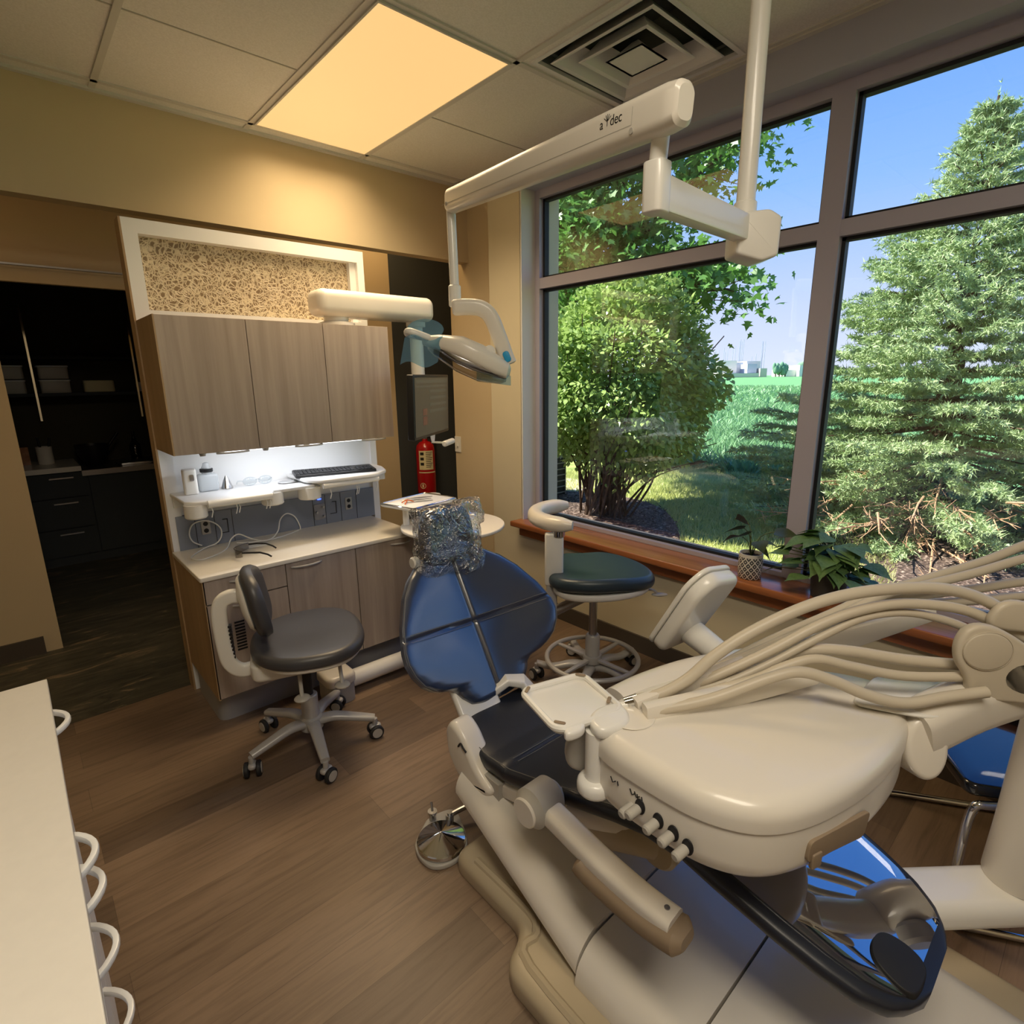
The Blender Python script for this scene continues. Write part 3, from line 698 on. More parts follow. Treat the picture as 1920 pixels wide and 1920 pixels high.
# ------------------------------------------------------------------ on the worktop
gl = thing('safety_glasses', 'dark tinted safety glasses on the white worktop', 'glasses', (.73, 2.64, .72))
def gp(u, v, z):  # u across the face, v backwards along the temples
    a = R(-28); o = Vector((.675, 2.645, .72)); ux = Vector((math.cos(a + PI / 2), math.sin(a + PI / 2), 0)); vx = Vector((math.cos(a), math.sin(a), 0))
    return o + ux * u + vx * v + Vector((0, 0, z))
for s_ in (-1, 1):
    vs = []; fs = []; nu, nz_ = 10, 6
    for off in (0, .002):
        for i in range(nu + 1):
            for j in range(nz_ + 1):
                u = s_ * (.008 + .062 * i / nu); zc = .042 - .04 * j / nz_ * (1 - .35 * (i / nu) ** 2 - .5 * max(0, .18 - i / nu) / .18)
                vs.append(gp(u, .045 * (abs(u) / .07) ** 2.2 + off, zc))
    k = (nu + 1) * (nz_ + 1)
    for i in range(nu):
        for j in range(nz_):
            q = i * (nz_ + 1) + j; fs += [(q, q + 1, q + nz_ + 2, q + nz_ + 1), (k + q, k + q + nz_ + 1, k + q + nz_ + 2, k + q + 1)]
    part('lens', MB().add(vs, fs), M['lens'], gl, ang=80)
    part('temple', MB().sweep([gp(s_ * .07, .045, .036), gp(s_ * .074, .08, .036), gp(s_ * .072, .12, .033), gp(s_ * .068, .15, .02), gp(s_ * .066, .165, .008)], rrect(.003, .008, .001, 1)), M['black'], gl)
part('brow_bar', MB().tube([gp(u, .045 * (abs(u) / .07) ** 2.2, .043) for u in [-.07 + .01 * i for i in range(15)]], .0022, 6), M['lens'], gl)
cb = thing('charging_cable', 'white looped cable lying on the white worktop', 'cable', (.7, 2.85, .72))
loop = [(.60, 2.90, .735), (.565, 2.905, .76), (.556, 2.91, .80), (.575, 2.912, .84), (.62, 2.912, .852), (.665, 2.91, .835), (.692, 2.905, .80), (.688, 2.9, .76), (.66, 2.89, .735), (.615, 2.88, .728), (.56, 2.83, .724), (.52, 2.76, .724), (.54, 2.70, .724), (.60, 2.72, .724), (.68, 2.80, .724), (.72, 2.86, .75), (.76, 2.87, .765), (.80, 2.83, .745), (.85, 2.80, .728), (.93, 2.82, .724), (1.02, 2.86, .724), (1.06, 2.88, .728)]
part('cord', MB().tube(loop, .0032, 8, sm=5), M['plasticw'], cb)
arch = [(.74, 2.85, .728), (.80, 2.82, .726), (.88, 2.80, .728), (.935, 2.83, .755), (.97, 2.88, .80), (1.01, 2.895, .822), (1.05, 2.895, .80), (1.07, 2.89, .75), (1.07, 2.885, .725)]
part('cord', MB().tube(arch, .0032, 8, sm=5), M['plasticw'], cb)
solo('paper_card', bx(.74, .86, 2.74, 2.79, .7205, .7225), M['paper'], 'white paper card behind the sunglasses', 'card')

# ------------------------------------------------------------------ round side table and instrument tray
st = thing('round_side_table', 'round white swivel table beside the headrest', 'table', (1.635, 2.285, 0))
part('top', MB().slab(circ(.268, 56, 1.635, 2.285), .748, .766, .006), M['quartz'], st)
part('hub', MB().lathe([(.05, .60), (.055, .605), (.06, .68), (.075, .745), (.075, .748)], T(1.56, 2.31, 0)), M['grey'], st)
part('support_column', MB().cyl((1.56, 2.31, 0.03), (1.56, 2.31, .61), .035), M['grey'], st)
part('foot', MB().slab(circ(.13, 32, 1.56, 2.31), 0, .03, .01), M['grey'], st)
tb = thing('instrument_tray', 'white instrument tray raised on a stem above the round table', 'tray', (1.55, 2.44, .766))
ax = Vector((.32, .07, 0)).normalized(); ay = Vector((-.07, .32, 0)).normalized()
tm = basis((1.545, 2.455, .862), ax, ay, (0, 0, 1))
part('tray', MB().slab(rrect(.33, .25, .02, 4), 0, .014, .003, M=tm), M['plasticw'], tb)
part('rim', MB().tube([tm @ Vector((x, y, .014)) for x, y in rrect(.322, .242, .02, 4)], .005, 8, True), M['chrome'], tb)
part('stem', MB().cyl(tm @ Vector((-.10, .0, -.095)), tm @ Vector((-.10, .0, 0)), .016), M['plasticw'], tb)
part('side_lobe', MB().slab(circ(.045, 24), -.004, .012, .006, M=tm @ T(.175, .07, 0)), M['plasticw'], tb)
solo('tray_paper', MB().slab(rrect(.29, .21, .01, 3), .0142, .0152, M=tm), M['paper'], 'white paper liner on the instrument tray', 'paper')
ins = [((-.09, .02), (.03, -.07), 'steel'), ((-.07, .05), (.06, -.03), 'chrome'), ((-.02, .08), (.10, .0), 'steel')]
for k, (a, b, mm) in enumerate(ins):
    solo('dental_probe', MB().tube([tm @ Vector((a[0], a[1], .019)), tm @ Vector(((a[0] + b[0]) / 2, (a[1] + b[1]) / 2, .019)), tm @ Vector((b[0], b[1], .019))], [.0015, .0035, .0015], 8, sm=4), M[mm], ('near', 'middle', 'far')[k] + ' thin metal probe of three on the tray paper', 'instrument', 'probes on the tray')
solo('orange_scissors', MB().tube([tm @ Vector(p) for p in ((-.12, -.02, .02), (-.085, .0, .03), (-.06, .03, .022), (-.05, .05, .02))], .003, 8, sm=3).tube([tm @ Vector(p) for p in ((-.105, .02, .02), (-.085, .0, .034), (-.05, -.01, .02))], .003, 8, sm=3), M['orange'], 'orange tweezers on the left of the instrument tray', 'tweezers')

# ------------------------------------------------------------------ monitor on its swing arm
ma = thing('swing_mount', 'cream horizontal swing arm pivoting on top of the wall cabinets', 'arm', (1.3, 2.75, 1.754))
part('pivot_disc', MB().lathe([(.085, 1.755), (.09, 1.76), (.09, 1.772), (.06, 1.782), (.06, 1.80)], T(1.31, 2.76, 0)), M['plasticw'], ma)
rr = rrect(.13, .17, .05, 6)
part('arm', MB().slab([(p[0], p[1]) for p in rrect(.66, .165, .045, 8)], -.062, .062, .04, M=T(1.515, 2.74, 1.862), n=5), M['plastic'], ma)
part('collar', MB().lathe([(.05, 1.775), (.052, 1.778), (.052, 1.80)], T(1.765, 2.745, 0)), M['plasticw'], ma)
dt = part('drop_tube', MB().rings([[(1.765 + p[0] * k, 2.745 + p[1], z) for p in circ(.036, 20)] for z, k in ((1.8, 1), (1.5, 1.05), (1.42, .9), (1.36, .7))]), M['plasticw'], ma)
part('bolt', MB().cyl((1.745, 2.70, 1.375), (1.745, 2.68, 1.375), .012).box(1.735, 1.76, 2.70, 2.745, 1.28, 1.36).cyl((1.742, 2.70, 1.34), (1.742, 2.68, 1.34), .01), M['satin'], ma)
wv = Vector((.797, .604, 0)); nv = Vector((.604, -.797, 0)).normalized(); th = R(-9)
up = (Vector((0, 0, 1)) * math.cos(th) + nv * math.sin(th)).normalized(); nn = wv.cross(up).normalized()
up = Vector((-.055, -.03, -.32)).normalized() * -1; nn = wv.cross(up).normalized(); up = nn.cross(wv).normalized()
mo = thing('monitor', 'black flat monitor hanging tilted beside the charcoal wall', 'monitor', (1.73, 2.58, 1.19))
mM = basis((1.735, 2.58, 1.357), wv, up, nn)
sk = Matrix.Identity(4); sk[0][1] = -(-.085 / .32) * 0
part('bezel', MB().slab(rrect(.575, .325, .008, 3), -.03, .006, .004, M=mM), M['black'], mo)
s0 = part('screen', MB().slab(rrect(.545, .295, .003, 2), .006, .0075, M=mM), M['screen'], mo)
bl = MB()
bl.box(-.16, -.09, -.095, -.05, .0076, .0082, mM).box(-.16, -.09, -.045, -.01, .0076, .0082, mM)
part('screen_block', bl, M['scr2'], s0)
bl = MB().box(-.26, .26, .12, .138, .0076, .0080, mM).box(-.26, .26, .098, .108, .0076, .0080, mM)
for k in range(4): bl.box(-.05, .24, .07 - k * .035, .085 - k * .035, .0076, .0080, mM)
part('screen_bar', bl, M['scr3'], s0)
part('mount', MB().slab(rrect(.12, .12, .01), -.07, -.03, .005, M=mM).cyl(mM @ Vector((0, .0, -.07)), (1.752, 2.74, 1.33), .018), M['black'], mo)
hd = part('handle_bracket', MB().slab(round_poly([(-.03, -.15), (.05, -.15), (.035, -.20), (-.005, -.20)], .01), -.004, .002, .001, M=mM).box(-.005, .035, -.204, -.198, -.004, .08, mM), M['plasticw'], mo)
part('handle_grip', MB().cyl(mM @ Vector((-.05, -.2, .085)), mM @ Vector((.105, -.2, .085)), .016, bev=.006), M['plasticw'], hd)
# ------------------------------------------------------------------ rolling stool with backrest
def caster(root, x, y, yaw, leg, r=.03):
    """twin wheel caster under a star-base leg; yaw = direction the wheels face"""
    c, s_ = math.cos(yaw), math.sin(yaw); ax = Vector((c, s_, 0)); fw_ = Vector((-s_, c, 0))
    p = part('caster', MB().cyl((x, y, .055), (x, y, .085), .011).slab(rrect(.03, .05, .012, 3), .038, .058, .008, M=basis((x, y, 0), ax, fw_, (0, 0, 1))), M['satin'], leg)
    return [(Vector((x, y, r)) + ax * o, ax) for o in (-.022, .022)]
def star_base(root, cx, cy, ang0, rad, m, hub_z=.11, hub_r=.04, wheels_m=None):
    for k in range(5):
        a = ang0 + k * 2 * PI / 5; d = Vector((math.cos(a), math.sin(a), 0)); o = Vector((cx, cy, 0))
        pth = [o + d * (.02) + Vector((0, 0, hub_z)), o + d * rad * .35 + Vector((0, 0, hub_z + .012)), o + d * rad * .7 + Vector((0, 0, hub_z - .005)), o + d * rad + Vector((0, 0, .088))]
        pth = catmull(pth, 5); n = len(pth)
        leg = part('leg', MB().sweep(pth, rrect(.05, .03, .012, 3), scale=[(1.1 - .4 * i / (n - 1), 1.1 - .3 * i / (n - 1)) for i in range(n)]), m, root)
        q = o + d * rad; yaw = a + .6 + k * 1.3
        ws = caster(root, q.x, q.y, yaw, leg)
        for c_, ax in ws:
            part('wheel', MB().cyl(c_ - ax * .009, c_ + ax * .009, .03, n=24, bev=.004), M['rubber'], root)
        hc = MB()
        for c_, ax in ws:
            sgn = 1 if ax.dot(c_ - Vector((q.x, q.y, .03))) > 0 else -1
            hc.cyl(c_ + ax * sgn * .0088, c_ + ax * sgn * .011, .021, n=20)
        parts('wheel_cap', hc, M['grey'], root)

rs = thing('rolling_stool', 'low rolling stool with dark seat and small curved backrest', 'stool', (.743, 2.105, 0))
scx, scy = .743, 2.105
star_base(rs, scx, scy, R(-102), .255, M['satin'])
part('hub', MB().lathe([(.046, .085), (.048, .1), (.044, .135), (.034, .14), (.034, .235), (.03, .24)], T(scx, scy, 0)), M['satin'], rs)
part('gas_column', MB().cyl((scx, scy, .07), (scx, scy, .42), .019), M['rubber'], rs)
fv = Vector((.95, -.312, 0)).normalized(); sv = Vector((.312, .95, 0)).normalized()       # forward and sideways of the sitter
sM = basis((.765, 2.10, 0), fv, sv, (0, 0, 1))
seat = [(.215 * math.copysign(abs(math.cos(a)) ** .82, math.cos(a)), .245 * math.copysign(abs(math.sin(a)) ** .85, math.sin(a)) * (1 + .08 * math.cos(a))) for a in [2 * PI * i / 56 for i in range(56)]]
def dish(v): return Vector((v.x, v.y, v.z - .012 * math.exp(-((v.x + .02) ** 2 + v.y ** 2) / .02) + .012 * (abs(v.y) / .24) ** 2 * 0))
part('seat', MB().slab(seat, .462, .516, .026, .02, M=sM, n=6, fan=5, dome=.006, warp=dish), M['vinylg'], rs)
part('seat_pan', MB().slab([(p[0] * .93, p[1] * .93) for p in seat], .442, .464, .004, .012, M=sM), M['plasticw'], rs)
me_ = part('mechanism', MB().slab(rrect(.34, .2, .04, 4, -.05, 0), .375, .446, .01, .02, M=sM), M['plasticw'], rs)
part('slot', MB().box(-.07, -.03, .0985, .1015, .398, .428, sM).box(-.07, -.03, -.1015, -.0985, .398, .428, sM), M['black'], me_)
for (u, v, z) in ((-.05, -.17, .325), (.10, -.17, .345)):
    l = part('lever', MB().tube([sM @ Vector((u, -.09, z + .065)), sM @ Vector((u, -.12, z + .06)), sM @ Vector((u, v + .01, z + .015)), sM @ Vector((u, v, z))], .0075, 8, sm=4), M['grey'], rs)
    part('knob', MB().sphere((0, 0, 0), (.03, .03, .011), 20, 10, T(*(sM @ Vector((u, v, z - .005))))), M['grey'], l)
# support arm rises behind the seat
arm = catmull([sM @ Vector(p) for p in ((-.18, 0, .41), (-.245, 0, .40), (-.285, 0, .43), (-.30, 0, .49), (-.305, 0, .62), (-.295, 0, .685), (-.262, 0, .708), (-.225, 0, .705))], 6)
part('back_arm', MB().sweep(arm, rrect(.055, .032, .012, 4), up=sv), M['plasticw'], rs)
sp_ = MB()
for k in range(9): sp_.box(-.292, -.268, -.012, .012, .46 + k * .016, .468 + k * .016, sM)
part('ratchet', sp_, M['black'], rs)
def back_pt(u, w, off):   # u sideways -1..1, w height -1..1
    a = u * .62; rad = .27
    x = -.215 + rad * (1 - math.cos(a)) * 1.0 + off + .018 * w * w - .02 * w; y = (rad - off) * math.sin(a) * 1.02
    return sM @ Vector((x, y, (.678 + .128 * w)))
def pad(off0, off1, sw, sh, m, nm):
    n, rgs = 40, []
    for off, k in ((off0, .9), (off0 + .006, .97), (.5 * (off0 + off1), 1.0), (off1 - .006, .96), (off1, .86)):
        rgs.append([back_pt(sw * k * math.copysign(abs(math.cos(2 * PI * i / n)) ** .75, math.cos(2 * PI * i / n)), sh * k * math.copysign(abs(math.sin(2 * PI * i / n)) ** .75, math.sin(2 * PI * i / n)), off) for i in range(n)])
    for k in (.6, .3, .02):
        rgs.append([back_pt(sw * k * math.cos(2 * PI * i / n), sh * k * math.sin(2 * PI * i / n), off1 + .004) for i in range(n)])
    rgs.insert(0, [back_pt(sw * .5 * math.cos(2 * PI * i / n), sh * .5 * math.sin(2 * PI * i / n), off0 - .003) for i in range(n)])
    part(nm, MB().rings(rgs), m, rs, ang=50)
pad(0.0, .046, .95, 1.04, M['vinylg'], 'backrest'); pad(-.014, .004, .66, .82, M['plasticw'], 'back_shell')

# ------------------------------------------------------------------ tall assistant stool
ts = thing('assistant_stool', 'tall stool with slate blue seat and curved arm support by the window', 'stool', (2.0, 1.64, 0))
tx_, ty_ = 2.0, 1.64
star_base(ts, tx_, ty_, R(135), .28, M['satin'], .075)
part('lower_column', MB().lathe([(.036, .06), (.036, .24), (.03, .25)], T(tx_, ty_, 0)), M['satin'], ts)
part('gas_column', MB().cyl((tx_, ty_, .2), (tx_, ty_, .56), .02), M['steel'], ts)
fr_ = part('foot_ring', MB().tube([(tx_ + .228 * math.cos(2 * PI * i / 48), ty_ + .228 * math.sin(2 * PI * i / 48), .122) for i in range(48)], .012, 10, True), M['satin'], ts)
part('ring_hub', MB().lathe([(.045, .10), (.047, .105), (.047, .135), (.045, .14)], T(tx_, ty_, 0)), M['satin'], fr_)
for k in range(4):
    a = R(3 + 90 * k); part('spoke', MB().sweep([(tx_ + .04 * math.cos(a), ty_ + .04 * math.sin(a), .12), (tx_ + .222 * math.cos(a), ty_ + .222 * math.sin(a), .12)], rrect(.024, .014, .004, 2), scale=[1.2, .8]), M['satin'], fr_)
tf = Vector((.80, -.6, 0)); tl = Vector((.6, .8, 0)); tM = basis((2.0, 1.632, 0), tf, tl, (0, 0, 1))
tseat = smooth_poly([(-.25, -.15), (-.235, .12), (-.15, .21), (-.02, .20), (.12, .215), (.24, .12), (.285, -.02), (.24, -.17), (.06, -.25), (-.14, -.24)], 3)
part('seat', MB().slab(tseat, .545, .612, .03, .03, M=tM, n=6, fan=5, dome=.004, warp=lambda v: Vector((v.x, v.y, v.z - .018 * max(0, v.x - .05) / .2 + .01 * (abs(v.y) / .2) ** 2))), M['vinylt'], ts)
part('seat_pan', MB().slab([(p[0] * .92, p[1] * .92) for p in tseat], .51, .545, .004, .02, M=tM), M['plasticw'], ts)
part('mechanism', MB().slab(rrect(.2, .12, .02, 3), .485, .512, .004, .008, M=tM), M['grey'], ts)
lv = part('lever', MB().tube([tM @ Vector((.10, -.05, .50)), tM @ Vector((.25, -.06, .50)), tM @ Vector((.285, -.065, .485))], .006, 8, sm=3), M['satin'], ts)
part('paddle', MB().sphere((0, 0, 0), (.04, .02, .008), 16, 8, T(*(tM @ Vector((.30, -.068, .475)))) @ RZ(-40)), M['grey'], lv)
aw = [(2.0 + .215 * math.cos(R(a)), 1.74 + .215 * math.sin(R(a)), .846) for a in range(213, 55, -5)]
n = len(aw); scl = [min(1, .55 + .45 * math.sin(PI * min(i, n - 1 - i) / 8)) if min(i, n - 1 - i) < 4 else 1 for i in range(n)]
part('arm_pad', MB().sweep(aw, rrect(.075, .07, .03, 5), scale=scl), M['plastic'], ts)
pm = basis((1.786, 1.705, 0), (.745, -.667, 0), (.667, .745, 0), (0, 0, 1))
part('arm_collar', MB().cyl((1.80, 1.69, .79), (1.80, 1.69, .83), .03), M['chrome'], ts)
part('arm_post', MB().slab(rrect(.086, .04, .012, 4), .55, .805, .01, M=pm), M['plasticw'], ts)
part('post_slide', MB().slab(rrect(.05, .03, .006, 3, -.01), .40, .56, .003, M=pm), M['satin'], ts)
pa, pb = pm @ Vector((0, 0, .415)), Vector((2.0, 1.64, .47))
part('swing_bar', MB().sweep([pa, pb + (pb - pa) * .05], rrect(.05, .04, .016, 4)), M['steel'], ts)
part('pivot_clamp', MB().lathe([(.035, .44), (.038, .445), (.038, .505), (.03, .51)], T(2.0, 1.64, 0)), M['chrome'], ts)

# ------------------------------------------------------------------ dental chair
CX = 1.15
dc = thing('dental_chair', 'reclined dark blue dental treatment chair with cream base', 'dental chair', (CX, .75, 0))
def sell(w, h, p, n=40): return [(w * math.copysign(abs(math.cos(2 * PI * i / n)) ** (2 / p), math.cos(2 * PI * i / n)), h * math.copysign(abs(math.sin(2 * PI * i / n)) ** (2 / p), math.sin(2 * PI * i / n))) for i in range(n)]
PROF = [(1.365, .388, .12), (1.345, .389, .165), (1.30, .390, .21), (1.24, .388, .232), (1.15, .386, .24), (1.05, .398, .243), (.94, .432, .243), (.80, .478, .24), (.68, .513, .235), (.60, .529, .23), (.53, .528, .227), (.42, .496, .22), (.30, .460, .207), (.22, .436, .194), (.16, .418, .178), (.12, .406, .152), (.095, .3985, .115), (.08, .394, .07)]
def seat_at(y):
    ys_ = [p[0] for p in PROF][::-1]
    return float(np.interp(y, ys_, [p[1] for p in PROF][::-1])), float(np.interp(y, ys_, [p[2] for p in PROF][::-1]))
def seat_loft(y0, y1, th, grow=0.0, n=40, groove=()):
    mb = MB(); rg = []
    for i in range(n + 1):
        y = y0 + (y1 - y0) * (i / n)
        z, w = seat_at(y); z2, _ = seat_at(y - .01); z1, _ = seat_at(y + .01)
        t = Vector((0, -.02, z2 - z1)).normalized(); nrm = Vector((0, -t.z, -t.y)) if False else Vector((0, t.z, -t.y))
        if nrm.z < 0: nrm = -nrm
        tt = th
        g = sum(.006 * math.exp(-((y - gy) / .006) ** 2) for gy in groove)
        endk = 1.0
        ring = []
        for (a, b) in sell(w + grow, tt / 2 + grow, 4.5, 48):
            d = (.008 if y > .55 else .002) * (1 - min(1, abs(a) / (w + 1e-6)) ** 2) if b > 0 else 0
            ring.append(Vector((CX + a, y, z - tt / 2)) + nrm * (b - (d + g if b > 0 else 0)))
        rg.append(ring)
    return mb.rings(rg)
part('seat_cushion', seat_loft(1.365, .50, .062, 0, 70, (1.07, .79)), M['vinyl'], dc)
part('leg_rest', seat_loft(.50, .08, .05, 0, 44), M['vinyl'], dc)
tc = MB(); rows = []
for i in range(25):
    y = .47 - (.47 - .10) * i / 24; z, w = seat_at(y); w = w * .86
    rows.append([(CX + w * u, y, z + .0045 - .003 * abs(u) ** 10) for u in np.linspace(-1, 1, 15)])
v_ = [p for r_ in rows for p in r_] + [(p[0], p[1], p[2] - .006) for r_ in rows for p in r_]; N_ = 15 * 25; f_ = []
for i in range(24):
    for j in range(14):
        q = i * 15 + j; f_ += [(q, q + 1, q + 16, q + 15), (N_ + q, N_ + q + 15, N_ + q + 16, N_ + q + 1)]
for j in range(14): f_ += [(j, N_ + j, N_ + j + 1, j + 1), (360 + j, 361 + j, N_ + 361 + j, N_ + 360 + j)]
for i in range(24): f_ += [(i * 15, i * 15 + 15, N_ + i * 15 + 15, N_ + i * 15), (i * 15 + 14, N_ + i * 15 + 14, N_ + i * 15 + 29, i * 15 + 29)]
part('toe_cover', MB().add(v_, f_), M['gloss'], dc, 'glossy clear toe cover')
zt, _ = seat_at(.155)
part('toe_cap', MB().slab(smooth_poly([(-.19, -.04), (-.185, .03), (-.15, .055), (-.09, .05), (-.07, 0), (-.08, -.045), (-.14, -.05)], 3), -.03, .003, .004, warp=lambda v: Vector((CX + .045 + v.x * .85, .130 + v.y * .85, seat_at(.130 + v.y * .85)[0] + v.z + .008))), M['rubber'], dc, 'matt black toe patch')
# backrest
BA = Vector((CX, 1.373, .429)); BD = Vector((0, .5205, .8539)); BN = Vector((0, -.8539, .5205)); BX = Vector((1, 0, 0))
HW = [(-.04, .05), (-.033, .09), (-.02, .125), (.01, .152), (.035, .165), (.05, .185), (.06, .235), (.075, .27), (.10, .305), (.14, .333), (.18, .345), (.22, .342), (.3, .313), (.39, .262), (.45, .211), (.49, .16), (.515, .115), (.53, .06)]
def hw(v): return float(np.interp(v, [a for a, _ in HW], [b for _, b in HW]))
def backrest(th, off, shrink, groove):
    vs_ = list(np.concatenate([np.linspace(-.04, .04, 17)[:-1], np.linspace(.04, .11, 20)[:-1], np.linspace(.11, .46, 50)[:-1], np.linspace(.46, .53, 16)]))
    rg = []
    for v in vs_:
        w = hw(v) * shrink; e = min(1, max(.15, math.sqrt(max(0, min(1, (v + .045) / .03))))) * min(1, max(.2, math.sqrt(max(0, (.533 - v) / .03))))
        ring = []
        NF, NB = 110, 24
        loop = [(w * math.cos(PI * i / NF * .5 * 2) if False else w * (1 - 2 * i / NF), 1) for i in range(NF + 1)] + [(w * (-1 + 2 * i / NB), -1) for i in range(1, NB)]
        for a, sgn in loop:
            b = sgn * th / 2 * (max(0, 1 - abs(a / w) ** 7)) ** (1 / 2.4); b *= e 
            c = .085 * (abs(a) / .34) ** 2.0; g = 0
            if groove and b > 0:
                seam_v = .246 + .06 * (a / .33) ** 2 * 0 - .03 * a
                g = .007 * math.exp(-((a) / .0055) ** 2) + .008 * math.exp(-((v - seam_v) / .006) ** 2)
                g -= .009 * (1 - math.exp(-(a / .09) ** 2)) * (1 - math.exp(-((v - seam_v) / .08) ** 2)) * max(0, 1 - (abs(a) / max(w, .01)) ** 3)
            ring.append(BA + BX * a + BD * v + BN * (off + b + c - g))
        rg.append(ring)
    return MB().rings(rg)
part('backrest', backrest(.066, -.028, 1, True), M['vinylb'], dc, 'navy blue backrest cushion')
part('back_shell', backrest(.03, -.066, .9, False), M['rubber'], dc)
def bp(u, v, off=.009): return BA + BX * u + BD * v + BN * (off + .085 * (abs(u) / .34) ** 2)
stt = MB()
for s_ in (-1, 1):
    edge = [bp(s_ * hw(v) * .965, v, -.008) for v in np.linspace(.07, .46, 40)]
    stt.tube(edge, .0011, 5)
    for dv in (.012, -.012): stt.tube([bp(s_ * u, .246 - .03 * s_ * u + dv, .0115) for u in np.linspace(.02, .30, 24)], .0009, 5)
for s_ in (-1, 1):
    stt.tube([(CX + s_ * seat_at(y)[1] * .955, y, seat_at(y)[0] - .0035) for y in np.linspace(1.28, .56, 50)], .0011, 5)
for gy in (1.07, .79):
    for d_ in (.011, -.011): stt.tube([(CX + u, gy + d_, seat_at(gy + d_)[0] - .0085 * (1 - min(1, abs(u) / .24) ** 2) + .0006) for u in np.linspace(-.19, .19, 20)], .0009, 5)
part('stitching', stt, M['thread'], dc)
# headrest
hM = basis((1.135, 1.625, .94), (1, 0, 0), Vector((0, .13, 1)).normalized(), Vector((0, -1, .13)).normalized())
hp = part('headrest', MB().slab(smooth_poly([(-.10, -.10), (.10, -.10), (.115, .0), (.09, .095), (.03, .115), (-.03, .115), (-.09, .095), (-.115, 0)], 3), -.04, .028, .022, .022, M=hM, n=5, fan=5, dome=-.012), M['vinylb'], dc)
part('neck_plate', MB().sweep([bp(0, .40, -.07), bp(0, .5, -.06), hM @ Vector((0, -.06, -.05)), hM @ Vector((0, .02, -.05))], rrect(.09, .018, .005, 2), up=(1, 0, 0)), M['black'], hp)
part('knob', MB().cyl(hM @ Vector((-.125, -.075, -.02)), hM @ Vector((-.15, -.075, -.02)), .022, bev=.005).cyl(hM @ Vector((.12, -.02, -.02)), hM @ Vector((.15, -.02, -.02)), .022, bev=.005), M['plasticw'], hp)
# frame under the cushions
part('back_link', MB().slab(rrect(.30, .15, .04, 4, CX, 1.25), .28, .33, .01).sweep([(CX - .09, 1.26, .31), (CX - .09, 1.34, .35), (CX - .09, 1.42, .46)], rrect(.03, .17, .012, 3), up=(1, 0, 0)), M['plasticw'], dc)
part('hinge_arch', MB().sweep([(CX - .02, 1.40, .40), (CX + .04, 1.37, .44), (CX + .09, 1.34, .425), (CX + .11, 1.31, .38)], rrect(.07, .03, .01, 3)), M['plasticw'], dc)
hip = round_poly([(1.29, .455), (1.325, .41), (1.315, .32), (1.25, .255), (1.13, .26), (1.09, .30), (1.16, .335), (1.235, .43)], .035, 4)
hp2 = part('hip_cover', MB().slab([(a, b) for a, b in hip], -.05, .03, .02, .02, M=basis((.93, 0, 0), (0, 1, 0), (0, 0, 1), (1, 0, 0)), n=5), M['plastic'], dc)
part('emblem', MB().tube([(.878, 1.245, .385), (.878, 1.232, .402), (.878, 1.22, .392), (.878, 1.205, .386)], .003, 6, sm=3), M['ink'], hp2)
part('seat_frame', MB().rings([[Vector((CX + a, y, z + b)) for a, b in sell(w, h, 4, 32)] for y, z, w, h in ((1.23, .30, .19, .03), (1.1, .295, .236, .04), (.95, .335, .236, .045), (.8, .385, .225, .045), (.62, .43, .17, .04), (.52, .44, .12, .03))]), M['plastic'], dc)
part('lift_housing', MB().rings([[Vector((CX + a, y, z + b)) for a, b in sell(w, h, 3, 32)] for y, z, w, h in ((1.14, .30, .14, .06), (.95, .31, .19, .09), (.75, .36, .2, .09), (.60, .41, .18, .075), (.53, .43, .12, .05))]), M['tan'], dc)
part('pivot_boss', MB().cyl((CX - .17, .60, .40), (CX + .17, .60, .40), .055, bev=.008), M['tan'], dc)
# stepped lift arm covers
def cover(y0, z0, y1, z1, xl0, xl1, th0, th1, nm, n=10):
    rg = []
    for i in range(n + 1):
        t = i / n; y = y0 + (y1 - y0) * t; z = z0 + (z1 - z0) * t; w = (CX - (xl0 + (xl1 - xl0) * t)); th = th0 + (th1 - th0) * t
        sec = round_poly([(-w - .01, -th), (w + .01, -th), (w, -.045), (w - .05, 0), (-w + .05, 0), (-w, -.045)], .03, 3)
        rg.append([Vector((CX + a, y, z + b)) for a, b in sec])
    return part(nm, MB().rings(rg), M['plastic'], dc)
cover(1.235, .325, .693, .168, .86, .815, .10, .10, 'lift_cover')
cover(.686, .158, .408, .128, .805, .80, .12, .11, 'lift_cover')
cover(.402, .126, -.12, .095, .80, .80, .11, .085, 'lift_cover')
part('arm_knuckle', MB().box(.90, 1.40, 1.08, 1.2, .22, .33), M['grey'], dc)
part('screw', MB().cyl((.800, .50, .062), (.79, .50, .062), .008), M['ink'], dc)
base = round_poly([(CX - .335, 1.21), (CX + .335, 1.21), (CX + .335, .885), (CX + .445, .84), (CX + .445, -.25), (CX - .445, -.25), (CX - .445, .84), (CX - .335, .885)], .05, 5)
part('floor_base', MB().slab(base, 0, .062, .03, .004, n=5), M['tan'], dc, 'tan moulded floor base')
rib = MB().tube([(CX - .30, 1.13, .058), (CX - .30, .90, .058), (CX - .33, .84, .058), (CX - .40, .79, .058), (CX - .41, .3, .058)], .014, 8, sm=5)
part('base_ridge', rib, M['tan'], dc)
